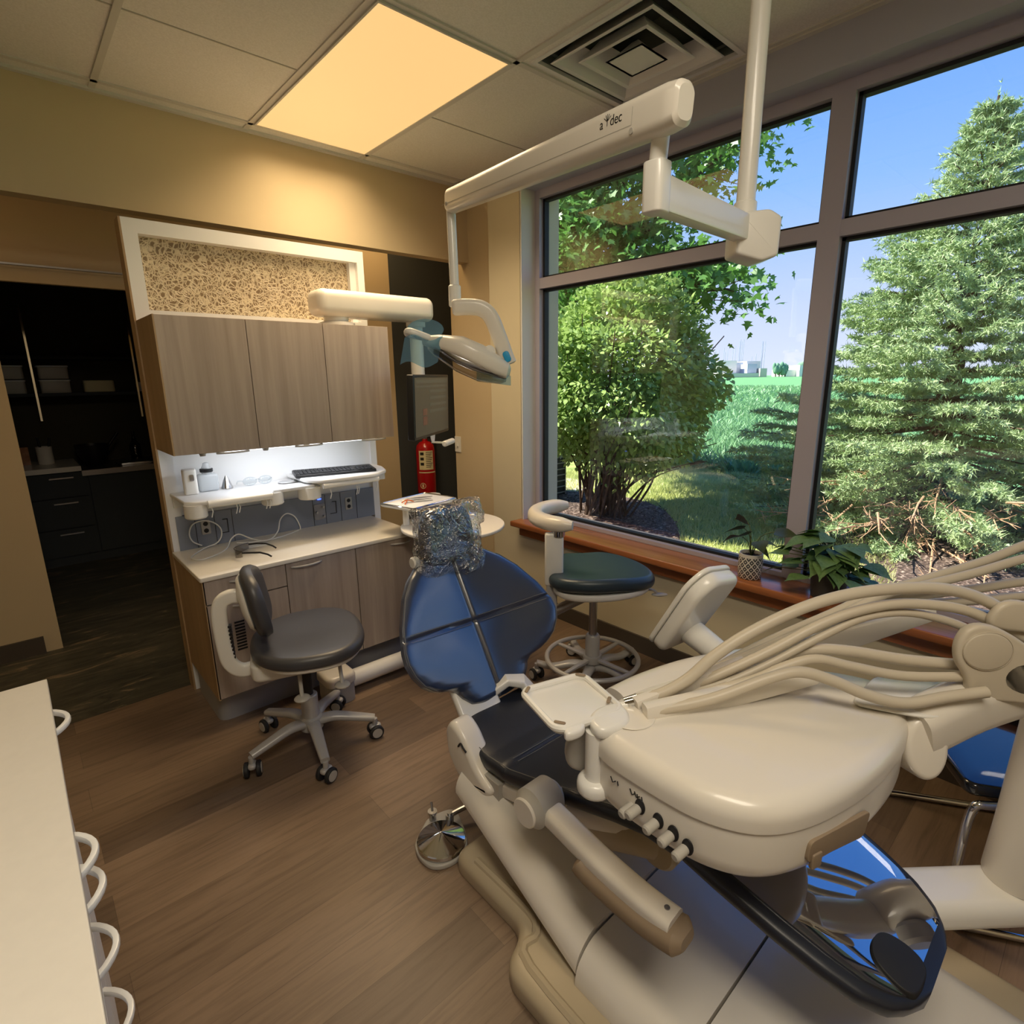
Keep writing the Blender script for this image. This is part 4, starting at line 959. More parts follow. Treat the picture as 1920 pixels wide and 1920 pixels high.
# armrest on the near side
hb = part('armrest_hub', MB().cyl((.795, .852, .452), (.90, .852, .452), .052, bev=.018, n=32).cyl((.88, .852, .452), (.935, .855, .415), .026), M['grey'], dc)
part('hub_disc', MB().cyl((.788, .852, .452), (.797, .852, .452), .038, bev=.003, n=32), M['plastic'], hb)
ar = catmull([(.845, .835, .452), (.84, .74, .442), (.835, .62, .428), (.832, .52, .424), (.835, .455, .422)], 6)
part('armrest', MB().sweep(ar, rrect(.062, .046, .016, 4)), M['plastic'], dc)
gp_ = catmull([(.835, .70, .412), (.835, .66, .398), (.832, .56, .395), (.832, .49, .398), (.835, .425, .408)], 6)
n = len(gp_)
part('armrest_grip', MB().sweep(gp_, rrect(.085, .05, .02, 4), scale=[(min(1, .6 + .2 * min(i, n - 1 - i)), min(1, .5 + .25 * min(i, n - 1 - i))) for i in range(n)]), M['taupe'], dc, 'taupe rubber underside grip')
part('screw', MB().cyl((.836, .475, .444), (.836, .475, .4475), .006), M['steel'], dc)
# plastic bag over the headrest
bgM = hM @ T(.0, -.012, 0)
def wr(v):
    q = Vector(v) * 17; nz = noise.noise(q) * .014 + noise.noise(q * 2.7) * .008
    return Vector(v) + Vector((nz, noise.noise(q + Vector((9, 3, 1))) * .008, noise.noise(q + Vector((2, 7, 5))) * .012))
mb = MB(); n = 44
def bagp(i, j, s_):
    u = -1 + 2 * i / n; w = -1 + 2 * j / n
    hwid = .138 * (1 - .06 * max(0, w) ** 2) + .004; x = u * hwid; y = w * .132 - .004
    edge = max(abs(u), abs(w)); d = .05 * (1 - edge ** 6) ** .5
    if u > .4 and w > .3: x += (u - .4) * .05; y += (w - .3) * .012
    if u > .3 and w < -.5: x += (u - .3) * .02; y -= .012
    return wr((x, y, (d if s_ > 0 else -d) - .004))
for s_ in (1, -1):
    o = len(mb.v); mb.v += [tuple(bgM @ bagp(i, j, s_)) for i in range(n + 1) for j in range(n + 1)]
    for i in range(n):
        for j in range(n):
            q = o + i * (n + 1) + j; mb.f.append((q, q + 1, q + n + 2, q + n + 1) if s_ > 0 else (q, q + n + 1, q + n + 2, q + 1))
solo('plastic_sleeve', mb, M['bag'], 'crinkled clear plastic sleeve over the chair headrest', 'plastic sleeve', ang=60)

# ------------------------------------------------------------------ foot control on the floor
fc = thing('foot_control', 'round chrome foot pedal on the wood floor beside the chair', 'foot pedal', (.835, 1.315, 0))
part('base_plate', MB().slab(smooth_poly([(.745, 1.30), (.755, 1.235), (.82, 1.205), (.89, 1.225), (.925, 1.29), (.955, 1.375), (.94, 1.405), (.86, 1.42), (.83, 1.40), (.765, 1.36)], 3), 0, .018, .005), M['grey'], fc)
part('pedal_cone', MB().lathe([(.078, .02), (.080, .022), (.080, .034), (.077, .037), (.004, .062), (.0005, .063)], T(.832, 1.295, 0), 48), M['chrome'], fc, ang=20)
part('post', MB().cyl((.868, 1.40, .015), (.868, 1.40, .045), .012).cyl((.868, 1.40, .045), (.868, 1.40, .052), .016), M['steel'], fc)
part('lever', MB().cyl((.868, 1.40, .05), (.875, 1.415, .075), .004), M['steel'], fc)
part('post', MB().cyl((.905, 1.35, .015), (.905, 1.35, .05), .014).cyl((.905, 1.35, .05), (.905, 1.35, .058), .009), M['steel'], fc)
part('hose', MB().tube([(.90, 1.35, .045), (.95, 1.34, .05), (1.0, 1.32, .06), (1.06, 1.27, .07)], .009, 10, sm=4), M['steel'], fc)
# ------------------------------------------------------------------ delivery unit over the chair
du = thing('delivery_unit', 'cream dental delivery unit with beige hoses held over the chair legs', 'delivery unit', (1.62, .03, .24))
OUT = smooth_poly([(.75, .60), (.745, .47), (.752, .37), (.80, .285), (.90, .235), (1.06, .200), (1.24, .195), (1.36, .235), (1.385, .31), (1.33, .43), (1.24, .53), (1.05, .63), (.90, .665), (.80, .655)], 3)
ix, iy = sum(p[0] for p in OUT) / len(OUT), sum(p[1] for p in OUT) / len(OUT)
body = part('lower_housing', MB().slab([(ix + (p[0] - ix) * .985, iy + (p[1] - iy) * .985) for p in OUT], .655, .772, .004, .05, n=6), M['plastic'], du)
part('top_shell', MB().slab(OUT, 0.770, .826, .034, .003, n=8, fan=6, dome=.006), M['plastic'], du)
for k, (y, z) in enumerate(((.512, .716), (.498, .722), (.459, .717), (.428, .712), (.399, .704))):
    if k: part('recess', MB().slab(circ(.011, 20, ry=.016), 0, .003, .001, M=basis((.7515, y - .004, z + .006), (0, 1, 0), (0, 0, 1), (-1, 0, 0))), M['black'], body)
    part('control_knob', MB().cyl((.756, y, z), (.722, y + .004, z - .004), .0095, bev=.003, n=18), M['grey'], body)
ic = MB()
for y in (.555, .51, .50):
    ic.tube([(.7505, y + .008, .752), (.7505, y + .003, .742), (.7505, y - .004, .748)], .0012, 5).tube([(.7505, y - .008, .752 - .002), (.7505, y - .01, .742)], .0012, 5)
part('pictogram', ic, M['ink'], body)
fk = part('front_pocket', MB().slab(round_poly([(-.075, -.02), (.075, -.028), (.085, .022), (-.07, .02)], .012), -.006, .0015, .001, M=basis((.945, .2255, .722), Vector((1, -.30, 0)).normalized(), (0, 0, 1), Vector((-.30, -1, 0)).normalized())), M['taupe'], body, 'taupe recessed finger pocket')
part('pocket_latch', MB().slab(rrect(.024, .03, .004, 2), -.004, .004, .002, M=basis((.895, .240, .70), Vector((1, -.30, 0)).normalized(), (0, 0, 1), Vector((-.30, -1, 0)).normalized())), M['taupe'], body)
# little tray on a post at the near corner
pc = Vector((.772, .618, 0))
tp = part('tray_post', MB().cyl((pc.x, pc.y, .70), (pc.x, pc.y, .815), .0215, n=28), M['plasticw'], du)
part('post_base', MB().slab(circ(.037, 28, pc.x, pc.y), .672, .708, .014, .012, n=4), M['plasticw'], tp)
ta = Vector((.155, -.045, 0)).normalized(); tb_ = Vector((.045, .155, 0)).normalized()
tmm = basis((.792, .705, .832), ta, tb_, (0, 0, 1))
tr = part('tray', MB().slab(rrect(.165, .165, .025, 5), -.014, -.002, .002, .01, M=tmm), M['plasticw'], tp)
rim = [(x, y) for x, y in rrect(.158, .158, .024, 5)]
part('tray_rim', MB().tube([tmm @ Vector((x, y, .0)) for x, y in rim], .0075, 8, True), M['plasticw'], tr)
part('tray_lobe', MB().slab(smooth_poly([(-.01, -.125), (.06, -.125), (.085, -.09), (.085, -.05), (.02, -.05), (-.012, -.085)], 3), -.022, .006, .010, .012, M=tmm, n=4), M['plasticw'], tr)
part('tray_lip', MB().slab(smooth_poly([(-.075, -.10), (-.03, -.10), (-.012, -.075), (-.06, -.07)], 2), -.018, .004, .007, .008, M=tmm, n=4), M['plasticw'], tr)
pads = MB()
for x, y, a in ((-.068, .068, 45), (.068, .068, -45), (.066, -.045, 45), (-.066, -.066, -45)): pads.slab(rrect(.024, .008, .0035, 3), .0065, .009, .001, M=tmm @ T(x, y, 0) @ RZ(a))
part('rubber_pad', pads, M['taupe'], tr)
part('grip_handle', MB().slab(smooth_poly([(-.05, -.045), (.04, -.05), (.055, .03), (.0, .05), (-.05, .03)], 3), -.018, .018, .012, M=basis((.80, .66, .735), Vector((.6, -.5, 0)).normalized(), (0, 0, 1), Vector((-.5, -.6, 0)).normalized()), n=4), M['grey'], du)
part('corner_pad', MB().slab(circ(.05, 36, .845, .59), .8275, .8305, .002), M['plastic'], body)
# rear holder bar and touch pad seen from behind
part('holder_bar', MB().sweep(catmull([(.905, .67, .785), (1.0, .655, .79), (1.13, .615, .795), (1.27, .55, .795)], 5), rrect(.08, .08, .036, 5)), M['plastic'], du)
lx = Vector((1, -.12, 0)).normalized(); ly = Vector((-.02, -.5, .866)).normalized(); ly = (ly - lx * lx.dot(ly)).normalized(); lz = ly.cross(lx).normalized()
if lz.y > 0: lz = -lz
pM = basis((1.245, .685, .905), lx, ly, lz)
td = part('touch_pad', MB().slab(round_poly([(-.075, -.13), (.07, -.13), (.085, -.07), (.085, .12), (-.04, .145), (-.08, .10)], .035, 6), -.016, .020, .018, .006, M=pM, n=5), M['plasticw'], du)
part('pad_bezel', MB().slab(round_poly([(-.078, -.133), (.073, -.133), (.088, -.072), (.088, .123), (-.041, .148), (-.083, .102)], .035, 6), -.030, -.018, .004, M=pM), M['plasticw'], td)
part('pad_knuckle', MB().cyl(pM @ Vector((.02, -.075, .0)), (1.245, .575, .80), .036, .030, n=28), M['plasticw'], td)
# hoses
HS = [
 ([(.889, .605, .838), (.927, .572, .851), (.972, .539, .881), (1.02, .509, .928), (1.076, .471, .971), (1.147, .418, 1.014), (1.217, .363, 1.044), (1.292, .298, 1.061), (1.381, .217, 1.063), (1.441, .154, 1.042), (1.481, .102, 1.002), (1.505, .066, .964), (1.52, .03, .90)], .0125),
 ([(1.139, .559, .835), (1.196, .52, .87), (1.278, .461, .914), (1.359, .401, .955), (1.44, .342, .996), (1.559, .249, 1.039), (1.648, .18, 1.071), (1.738, .112, 1.111), (1.80, .05, 1.12), (1.84, -.02, 1.06), (1.80, -.07, .94), (1.70, -.06, .86)], .0105),
 ([(1.098, .557, .843), (1.216, .47, .9), (1.325, .389, .952), (1.426, .318, 1.008), (1.502, .257, 1.028), (1.588, .188, 1.053), (1.693, .105, 1.087), (1.77, .03, 1.09), (1.80, -.04, 1.02), (1.75, -.07, .92), (1.66, -.05, .86)], .0105),
 ([(.951, .587, .827), (1.029, .521, .867), (1.126, .444, .924), (1.214, .376, .983), (1.28, .319, 1.015), (1.342, .259, 1.028), (1.415, .181, 1.018), (1.46, .123, .989), (1.502, .063, .948), (1.52, .04, .90)], .011),
 ([(.926, .602, .806), (1.0, .539, .832), (1.071, .482, .867), (1.133, .434, .903), (1.214, .373, .956), (1.284, .318, .995), (1.349, .258, 1.006), (1.408, .194, .988), (1.456, .135, .956)], .009),
 ([(1.113, .478, .854), (1.179, .42, .907), (1.212, .379, .924), (1.258, .321, .924), (1.326, .24, .911), (1.425, .131, .902)], .012),
 ([(.915, .575, .828), (1.061, .455, .875), (1.12, .406, .907), (1.167, .363, .924), (1.217, .307, .91), (1.29, .229, .892), (1.397, .125, .893)], .010),
 ([(.869, .565, .838), (.964, .485, .861), (1.056, .411, .903), (1.102, .369, .917), (1.143, .322, .902), (1.19, .265, .873), (1.238, .213, .86), (1.299, .157, .874), (1.351, .109, .884)], .0115),
 ([(1.40, .40, .95), (1.50, .31, .98), (1.576, .246, .99), (1.643, .188, .999), (1.75, .098, 1.014), (1.80, .03, .99), (1.79, -.03, .93), (1.70, -.03, .87)], .011),
 ([(1.45, .38, .93), (1.55, .29, .955), (1.615, .229, .96), (1.683, .17, .966), (1.77, .094, .972), (1.81, .03, .95), (1.78, -.01, .90), (1.68, -.01, .86)], .011),
 ([(.869, .616, .829), (.896, .602, .829), (.955, .563, .835), (1.034, .511, .853), (1.134, .444, .892), (1.22, .39, .93)], .009)]
for p, r in HS: part('handpiece_hose', MB().tube(p, r, 12, sm=6), M['hose'], du)
part('hose_tip', MB().cyl((.889, .605, .838), (.868, .622, .832), .013, .011, 16), M['chrome'], du)
part('hose_tip', MB().cyl((.869, .616, .829), (.85, .632, .826), .010, .008, 16), M['plasticw'], du)
for a, b, hh in (((.862, .567, .832), (1.20, .372, .868), .048), ((.875, .60, .832), (1.12, .49, .885), .034), ((1.206, .495, .845), (1.56, .25, .945), .058)):
    d = Vector(b) - Vector(a)
    part('whip_arm', MB().sweep([Vector(a), Vector(a) + d * .5, Vector(b)], rrect(.026, hh, .006, 2), scale=[(1, 1.0), (1, .95), (1, .6)]), M['plastic'], du)
# hose bracket on the arm
bM = basis((1.40, .115, .94), Vector((.62, -.70, -.12)).normalized(), Vector((.10, -.06, 1)).normalized(), Vector((-.75, -.60, .1)).normalized())
bx_, by_ = bM.col[0].xyz, bM.col[1].xyz; bz_ = bx_.cross(by_).normalized(); bz_ = bz_ if bz_.x < 0 else -bz_
bM = basis((1.385, .118, .935), bx_, (by_ - bx_ * bx_.dot(by_)).normalized(), bz_)
hbk = part('hose_bracket', MB().slab(smooth_poly([(-.075, .035), (-.06, .07), (-.02, .078), (.03, .06), (.075, .035), (.14, .02), (.14, -.005), (.06, .005), (.035, -.02), (.05, -.045), (.14, -.05), (.14, -.075), (.04, -.078), (-.02, -.09), (-.035, -.04), (-.065, -.01)], 2), -.012, .012, .008, M=bM, n=4), M['hose'], du)
part('bracket_disc', MB().slab(circ(.046, 36, -.018, .024, ry=.040), .011, .016, .004, M=bM), M['hose'], hbk)
part('hose_bracket', MB().slab(smooth_poly([(-.05, .03), (-.03, .07), (.02, .075), (.07, .045), (.14, .03), (.14, .0), (.05, .01), (-.04, .005)], 2), -.05, -.03, .008, M=bM @ T(.05, .05, 0), n=3), M['hose'], du)
part('bracket_clip', MB().slab(rrect(.05, .034, .012, 4), -.03, .0, .008, M=bM @ T(.115, -.03, 0)), M['plasticw'], hbk)
# support arm, knuckle and post
kd = Vector((-.62, -.72, .25)).normalized(); ku = Vector((0, 0, 1)); kx = ku.cross(kd).normalized(); ku = kd.cross(kx)
part('arm_knuckle', MB().slab(circ(.044, 36, ry=.066), -.085, .0, .012, .012, M=basis((1.262, .168, .768), kx, ku, kd), n=4), M['plastic'], du)
part('support_arm', MB().sweep(catmull([(1.28, .20, .785), (1.40, .135, .825), (1.52, .06, .852), (1.64, -.01, .862)], 5), rrect(.085, .115, .035, 5), scale=[.95] + [1] * 15), M['plastic'], du)
part('arm_cover', MB().slab(round_poly([(1.20, .30), (1.36, .30), (1.46, .17), (1.40, .10), (1.26, .17)], .03), .83, .838, .004), M['plasticw'], du)
part('post', MB().lathe([(.066, .30), (.068, .305), (.062, .45), (.056, .72), (.056, .86), (.05, .87)], T(1.64, .01, 0), 36), M['plastic'], du)
part('post_pivot', MB().cyl((1.60, -.03, .745), (1.57, -.07, .745), .05, bev=.01), M['grey'], du)
bp0, bp1 = Vector((1.24, .34, .262)), Vector((1.78, -.12, .262))
part('mount_beam', MB().sweep([bp0, bp1], rrect(.135, .075, .03, 5)), M['plasticw'], du)
part('panel_badge', MB().slab(rrect(.05, .02, .006, 3), .0, .003, .001, M=basis((1.585, -.035, .55), Vector((.72, -.69, 0)), (0, 0, 1), Vector((-.69, -.72, 0)))), M['grey'], du)

# ------------------------------------------------------------------ dental light on a ceiling pole
dl = thing('dental_light', 'cream overhead dental light on a jointed arm below a ceiling pole', 'dental light', (1.40, .706, H))
part('pole', MB().cyl((1.40, .712, 1.86), (1.40, .712, H), .0215, n=28), M['plasticw'], dl)
part('pole_sleeve', MB().cyl((1.40, .712, 1.85), (1.40, .712, 1.90), .026, n=28, bev=.003), M['plasticw'], dl)
part('ceiling_plate', MB().slab(circ(.09, 32, 1.40, .712), H - .02, H - .001, .004, .006), M['plasticw'], dl)
kn = round_poly([(-.042, -.045), (.02, -.062), (.058, -.05), (.06, .035), (.03, .052), (-.042, .045)], .008, 3)
part('pole_knuckle', MB().slab(kn, -.042, .042, .008, M=basis((1.405, .70, 1.822), (.745, -.667, 0), (0, 0, 1), (-.667, -.745, 0)), n=3), M['plasticw'], dl)
part('lower_arm', MB().sweep([(1.40, .70, 1.835), (1.02, .70, 1.845)], rrect(.038, .058, .004, 2), scale=[(1, .95), (1, 1.15)]), M['plasticw'], dl)
part('elbow', MB().slab(rrect(.045, .045, .012, 4, 1.015, .70), 1.808, 1.90, .004, .004).cyl((1.012, .698, 1.89), (1.008, .69, 1.945), .017, n=20), M['plasticw'], dl)
B0, B1 = Vector((.985, .655, 1.968)), Vector((1.205, 1.64, 2.063)); bd = (B1 - B0)
def bpt(t): return B0 + bd * t
secb = rrect(.052, .078, .020, 5)
bm2 = part('boom', MB().sweep([bpt(-.035), bpt(-.028), bpt(0), bpt(.5), bpt(.97), bpt(.98), bpt(.985)], secb, scale=[(.7, .7), (.92, .92), (1, 1), (.98, .98), (.95, .92), (.85, .82), (.6, .6)]), M['plastic'], dl)
bsd = Vector((-bd.y, bd.x, 0)).normalized()                       # side of the boom that faces the photographer
if bsd.x > 0: bsd = -bsd
bax = (-bd).normalized(); bup = bsd.cross(bax).normalized()
if bup.z < 0: bup = -bup
def boomM(t, w, off): return basis(bpt(t) + bup * w + bsd * off, bax, bup, bsd)
part('seam', MB().box(-.50, .43, -.0006, .0006, 0, .0004, boomM(.5, -.012, .0258)).box(.4294, .4306, 0, .03, 0, .0004, boomM(.5, -.012, .0258)), M['grey'], bm2)
part('screw', MB().cyl(boomM(.075, -.022, .024) @ Vector((0, 0, 0)), boomM(.075, -.022, .0268) @ Vector((0, 0, 0)), .0055, n=14).cyl(boomM(.962, -.012, .022) @ Vector((0, 0, 0)), boomM(.962, -.012, .0262) @ Vector((0, 0, 0)), .006, n=14), M['grey'], bm2)
text_mesh('lettering', 'a', .026, boomM(.168, .010, .0259), M['ink'], bm2)
text_mesh('lettering', 'dec', .026, boomM(.123, .010, .0259), M['ink'], bm2)
lg = MB().box(-.0008, .0008, -.008, .004, 0, .0004)
for a in (-55, -25, 0, 25, 55): lg.box(-.0006, .0006, .002, .013, 0, .0004, RZ(a))
part('emblem', MB().add(lg.v, lg.f, boomM(.150, .012, .0259)), M['ink'], bm2)
part('drop_post', MB().cyl((1.202, 1.618, 1.80), (1.205, 1.628, 2.04), .0155, n=24), M['plasticw'], dl)
part('post_sleeve', MB().cyl((1.202, 1.618, 1.735), (1.202, 1.618, 1.805), .021, n=24, bev=.004), M['plasticw'], dl)
# head, in a frame u right, w up, f away
LO = Vector((1.185, 1.575, 1.62)); lu = Vector((.745, -.667, 0)); lf = Vector((.667, .745, 0))
def LP(u, w, f=0): return LO + lu * u + Vector((0, 0, w)) + lf * f
yk = catmull([LP(-.022, .108), LP(.03, .110), LP(.075, .104), (LP(.105, .078)), LP(.13, .02), LP(.153, -.045), LP(.166, -.078)], 6); n = len(yk)
part('yoke', MB().sweep(yk, rrect(.052, .042, .016, 4), up=lf, scale=[(.75, .7), (.95, .95)] + [1] * (n - 5) + [(1.05, 1.05), (1.0, 1.0), (.7, .7)]), M['plastic'], dl)
part('button', MB().slab(rrect(.022, .036, .009, 4), 0, .004, .002, M=basis(LP(.158, -.052, -.024), Vector(lu * .92 + Vector((0, 0, .39))).normalized(), (Vector((0, 0, .92)) - lu * .39).normalized(), -lf)), M['bluebtn'], dl, 'blue button')
ha = (lu * .97 - Vector((0, 0, .235))).normalized(); hu = (lu * .235 + Vector((0, 0, .97))).normalized()
def HP(u, w, f=0): return LP(.0, -.045) + ha * u + hu * w + lf * f
hd = part('lamp_head', MB().rings([[HP(u, w0 + b, a) for a, b in sell(d, h, 3, 36)] for u, w0, d, h in ((-.135, .02, .01, .006), (-.13, .02, .022, .016), (-.08, .024, .06, .026), (0, .022, .09, .04), (.07, .008, .09, .042), (.13, -.008, .065, .036), (.168, -.016, .045, .028), (.178, -.016, .02, .012))]), M['plastic'], dl)
part('reflector', MB().rings([[HP(u, w0 + b, a) for a, b in sell(d, h, 3, 36)] for u, w0, d, h in ((-.09, .012, .02, .006), (-.06, .006, .06, .014), (0, -.012, .08, .02), (.08, -.022, .08, .02), (.14, -.03, .05, .014), (.155, -.03, .02, .006))]), M['steel'], hd)
part('lens_shield', MB().rings([[HP(u, w0 + b, a) for a, b in sell(d, h, 3, 36)] for u, w0, d, h in ((-.11, .0, .02, .006), (-.08, -.008, .07, .016), (0, -.034, .092, .022), (.08, -.05, .09, .022), (.15, -.05, .055, .014), (.17, -.046, .02, .006))]), M['lens'], hd)
part('pivot', MB().cyl(LP(.10, -.035, -.03), LP(.10, -.035, .05), .02), M['plasticw'], dl)
hn = part('lamp_handle', MB().tube([HP(-.11, .03, -.03), HP(-.17, .036, -.05), HP(-.185, .03, -.02), HP(-.18, .03, .03), HP(-.11, .03, .03)], .012, 12, sm=5), M['plasticw'], hd)
fl = thing('barrier_film', 'clear blue barrier film over the left handle of the overhead light', 'film', tuple(HP(-.15, .04)))
def sheet(f, nu=16, nv=10, th=.0008):
    vs = []; fs = []
    for s_ in (0, 1):
        for i in range(nu + 1):
            for j in range(nv + 1): vs.append(f(i / nu, j / nv, s_ * th))
    k = (nu + 1) * (nv + 1)
    for i in range(nu):
        for j in range(nv):
            q = i * (nv + 1) + j; fs += [(q, q + 1, q + nv + 2, q + nv + 1), (k + q, k + q + nv + 1, k + q + nv + 2, k + q + 1)]
    return MB().add(vs, fs)
part('wrap', sheet(lambda a, b, o: LP(-.175 + .125 * a - .02 * (1 - b), -.075 + .085 * b + .01 * math.sin(7 * a), -.062 - o - .006 * math.sin(PI * a))), M['film'], fl)
part('flap', sheet(lambda a, b, o: LP(-.105 + .062 * math.cos(2 * PI * a) * b - .01, .04 + .034 * math.sin(2 * PI * a) * b, .0 - o)), M['film'], fl)
solo('barrier_film', sheet(lambda a, b, o: LP(.055 + .115 * a, -.10 - .032 * b - .015 * a, -.03 - o)), M['film'], 'small blue film strip hanging under the right end of the overhead light', 'film')

# ------------------------------------------------------------------ visitor chair at the right edge
vc = thing('visitor_chair', 'chrome cantilever chair with glossy black seat at the right edge', 'chair', (2.0, .05, 0))
vx = Vector((.84, .54, 0)).normalized(); vy = Vector((.54, -.84, 0)).normalized() * .88; v0 = Vector((1.70, .115, 0))
def VP(a, b, z): return v0 + vx * a + vy * b + Vector((0, 0, z))
for s_, a in enumerate((.012, .538)):
    part('side_tube', MB().tube([VP(a, .40, .40), VP(a, .2, .405), VP(a, .05, .405), VP(a, .0, .36), VP(a, .0, .07), VP(a, .03, .012 + .003), VP(a, .10, .012), VP(a, .48, .012)], .0115, 12, sm=7), M['chrome'], vc)
part('rear_tube', MB().tube([VP(.012, .48, .012), VP(.538, .48, .012)], .0115, 12), M['chrome'], vc)
part('back_tube', MB().tube([VP(.012, .40, .40), VP(.012, .44, .46), VP(.012, .48, .82), VP(.538, .48, .82), VP(.538, .44, .46), VP(.538, .40, .40)], .0115, 12, sm=6), M['chrome'], vc)
vM = basis(VP(.275, .235, 0), vx, vy, (0, 0, 1))
part('seat', MB().slab(rrect(.51, .43, .03, 4), .415, .452, .012, fan=3, dome=.002, M=basis(VP(.275, .20, 0), vx, -vy, (0, 0, 1))), M['gloss2'], vc)
part('backrest', MB().slab(rrect(.49, .34, .03, 4), -.02, .02, .012, M=basis(VP(.275, .455, .68), vx, (vy * .1 + Vector((0, 0, 1))).normalized(), -vy)), M['gloss2'], vc)

# ------------------------------------------------------------------ white drawer unit beside the photographer
wu = thing('drawer_cabinet', 'white drawer cabinet beside the photographer at bottom left', 'cabinet', (-.3, .5, 0))
part('body', bx(-.62, -.045, -.8, 1.41, .06, .875), M['white'], wu)
part('plinth', bx(-.6, -.09, -.8, 1.39, 0, .06), M['kick'], wu)
def dpull(y, z): return MB().sweep([(-.036 + .03 * math.sin(PI * i / 10) ** .8, y - .052 + .104 * i / 10, z) for i in range(11)], rrect(.009, .012, .003, 2))
d = part('door', bx(-.045, -.036, 1.12, 1.405, .08, .868), M['white'], wu); part('handle', dpull(1.33, .85), M['plasticw'], d)
for z0, z1, hz in ((.825, .868, .848), (.71, .818, .79), (.58, .703, .68), (.08, .573, .55)):
    d = part('drawer', bx(-.045, -.036, .68, 1.112, z0, z1), M['white'], wu); part('handle', dpull(.905, hz), M['plasticw'], d)
d = part('door', bx(-.045, -.036, .1, .672, .08, .868), M['white'], wu)
solo('counter_top', MB().slab([(-.65, -.8), (-.022, -.8), (-.026, 1.435), (-.65, 1.435)], .875, .9, .002), M['quartz'], 'plain white worktop at the bottom left corner', 'worktop')

# ------------------------------------------------------------------ plants on the window sill
def leafmesh(stems, m_leaf, m_stem, root, base, sizes):
    """stems: list of (tip offset, leaf length, droop, twist)"""
    st_ = MB(); 
    for (dx, dy, dz, L, drop, tw) in stems:
        b = Vector(base); tip = b + Vector((dx, dy, dz)); mid = b + Vector((dx * .35, dy * .35, dz * .75))
        st_.tube([b + Vector((dx * .05, dy * .05, 0)), mid, tip], .002, 5, sm=3)
        d = Vector((dx, dy, 0)); d = d.normalized() if d.length > 1e-4 else Vector((1, 0, 0))
        side = Vector((-d.y, d.x, 0)); side = (side * math.cos(tw) + Vector((0, 0, 1)) * math.sin(tw))
        lm = MB(); nr = 7; vs = []; W = [0, .30, .42, .40, .30, .17, .05, .0]
        for i in range(nr + 1):
            t = i / nr; c = tip + d * (L * t) + Vector((0, 0, -drop * L * t * t)); w = W[i] * L + .0005; back = -.12 * L if i == 1 else 0
            for s_ in (-1, -.5, 0, .5, 1): vs.append(c + side * (w * s_) + d * (back * abs(s_)) + Vector((0, 0, .12 * w * abs(s_))))
        fs = [(i * 5 + j, i * 5 + j + 1, i * 5 + j + 6, i * 5 + j + 5) for i in range(nr) for j in range(4)]
        n0 = len(vs); vs += [Vector(v) - Vector((0, 0, .0006)) for v in vs]; fs += [tuple(n0 + q for q in f[::-1]) for f in fs]
        part('leaf', lm.add(vs, fs), m_leaf, root, ang=80)
    part('stem', st_, m_stem, root)
sx_, sy_ = 2.425, 1.075
p1 = thing('potted_plant', 'small sparse plant in a patterned black and white pot on the sill', 'plant', (sx_, sy_, .592))
part('pot', MB().lathe([(.046, 0), (.05, .004), (.053, .06), (.051, .118), (.047, .118), (.047, .10), (.001, .10)], T(sx_, sy_, .592), 40), M['pot'], p1, ang=50)
part('soil', MB().slab(circ(.047, 24, sx_, sy_), .68, .694, .003), M['soil'], p1)
for o in p1.children:
    if o.name.startswith('pot'): pass
leafmesh([(.02, -.085, .13, .11, .1, .2), (.0, .05, .085, .09, .5, .3), (-.03, .03, .135, .10, .3, .5), (.03, -.04, .07, .08, .5, 0), (-.02, .01, .11, .09, .2, .6), (.02, .04, .155, .09, .1, .8), (.0, -.02, .055, .07, .8, .1), (-.04, -.04, .09, .085, .4, .2)], M['leafB'], M['stem'], p1, (sx_, sy_, .69), None)
sx_, sy_ = 2.43, .745
p2 = thing('potted_plant', 'bushy green leafy plant in a plain dark grey pot on the sill', 'plant', (sx_, sy_, .592))
part('pot', MB().lathe([(.058, 0), (.062, .003), (.072, .125), (.074, .13), (.068, .13), (.064, .11), (.001, .11)], T(sx_, sy_, .592), 40), M['terra'], p2)
part('soil', MB().slab(circ(.066, 24, sx_, sy_), .70, .712, .003), M['soil'], p2)
rs_ = random.Random(11); stems = []
for k in range(70):
    a = rs_.uniform(0, 2 * PI); r_ = rs_.uniform(.01, .14); dx, dy = .75 * r_ * math.cos(a), r_ * 1.25 * math.sin(a)
    dz = rs_.uniform(.02, .16) * (1.15 - r_ * 2.4); dx = dx * .35 if dx > 0 else dx; stems.append((dx - .02, dy, max(-.01, dz - (.06 if r_ > .1 else 0)), rs_.uniform(.07, .115) * (.75 if dx > 0 else 1), rs_.uniform(.1, .55), rs_.uniform(-.4, .4)))
leafmesh(stems, M['leafA'], M['stem'], p2, (sx_, sy_, .705), None)
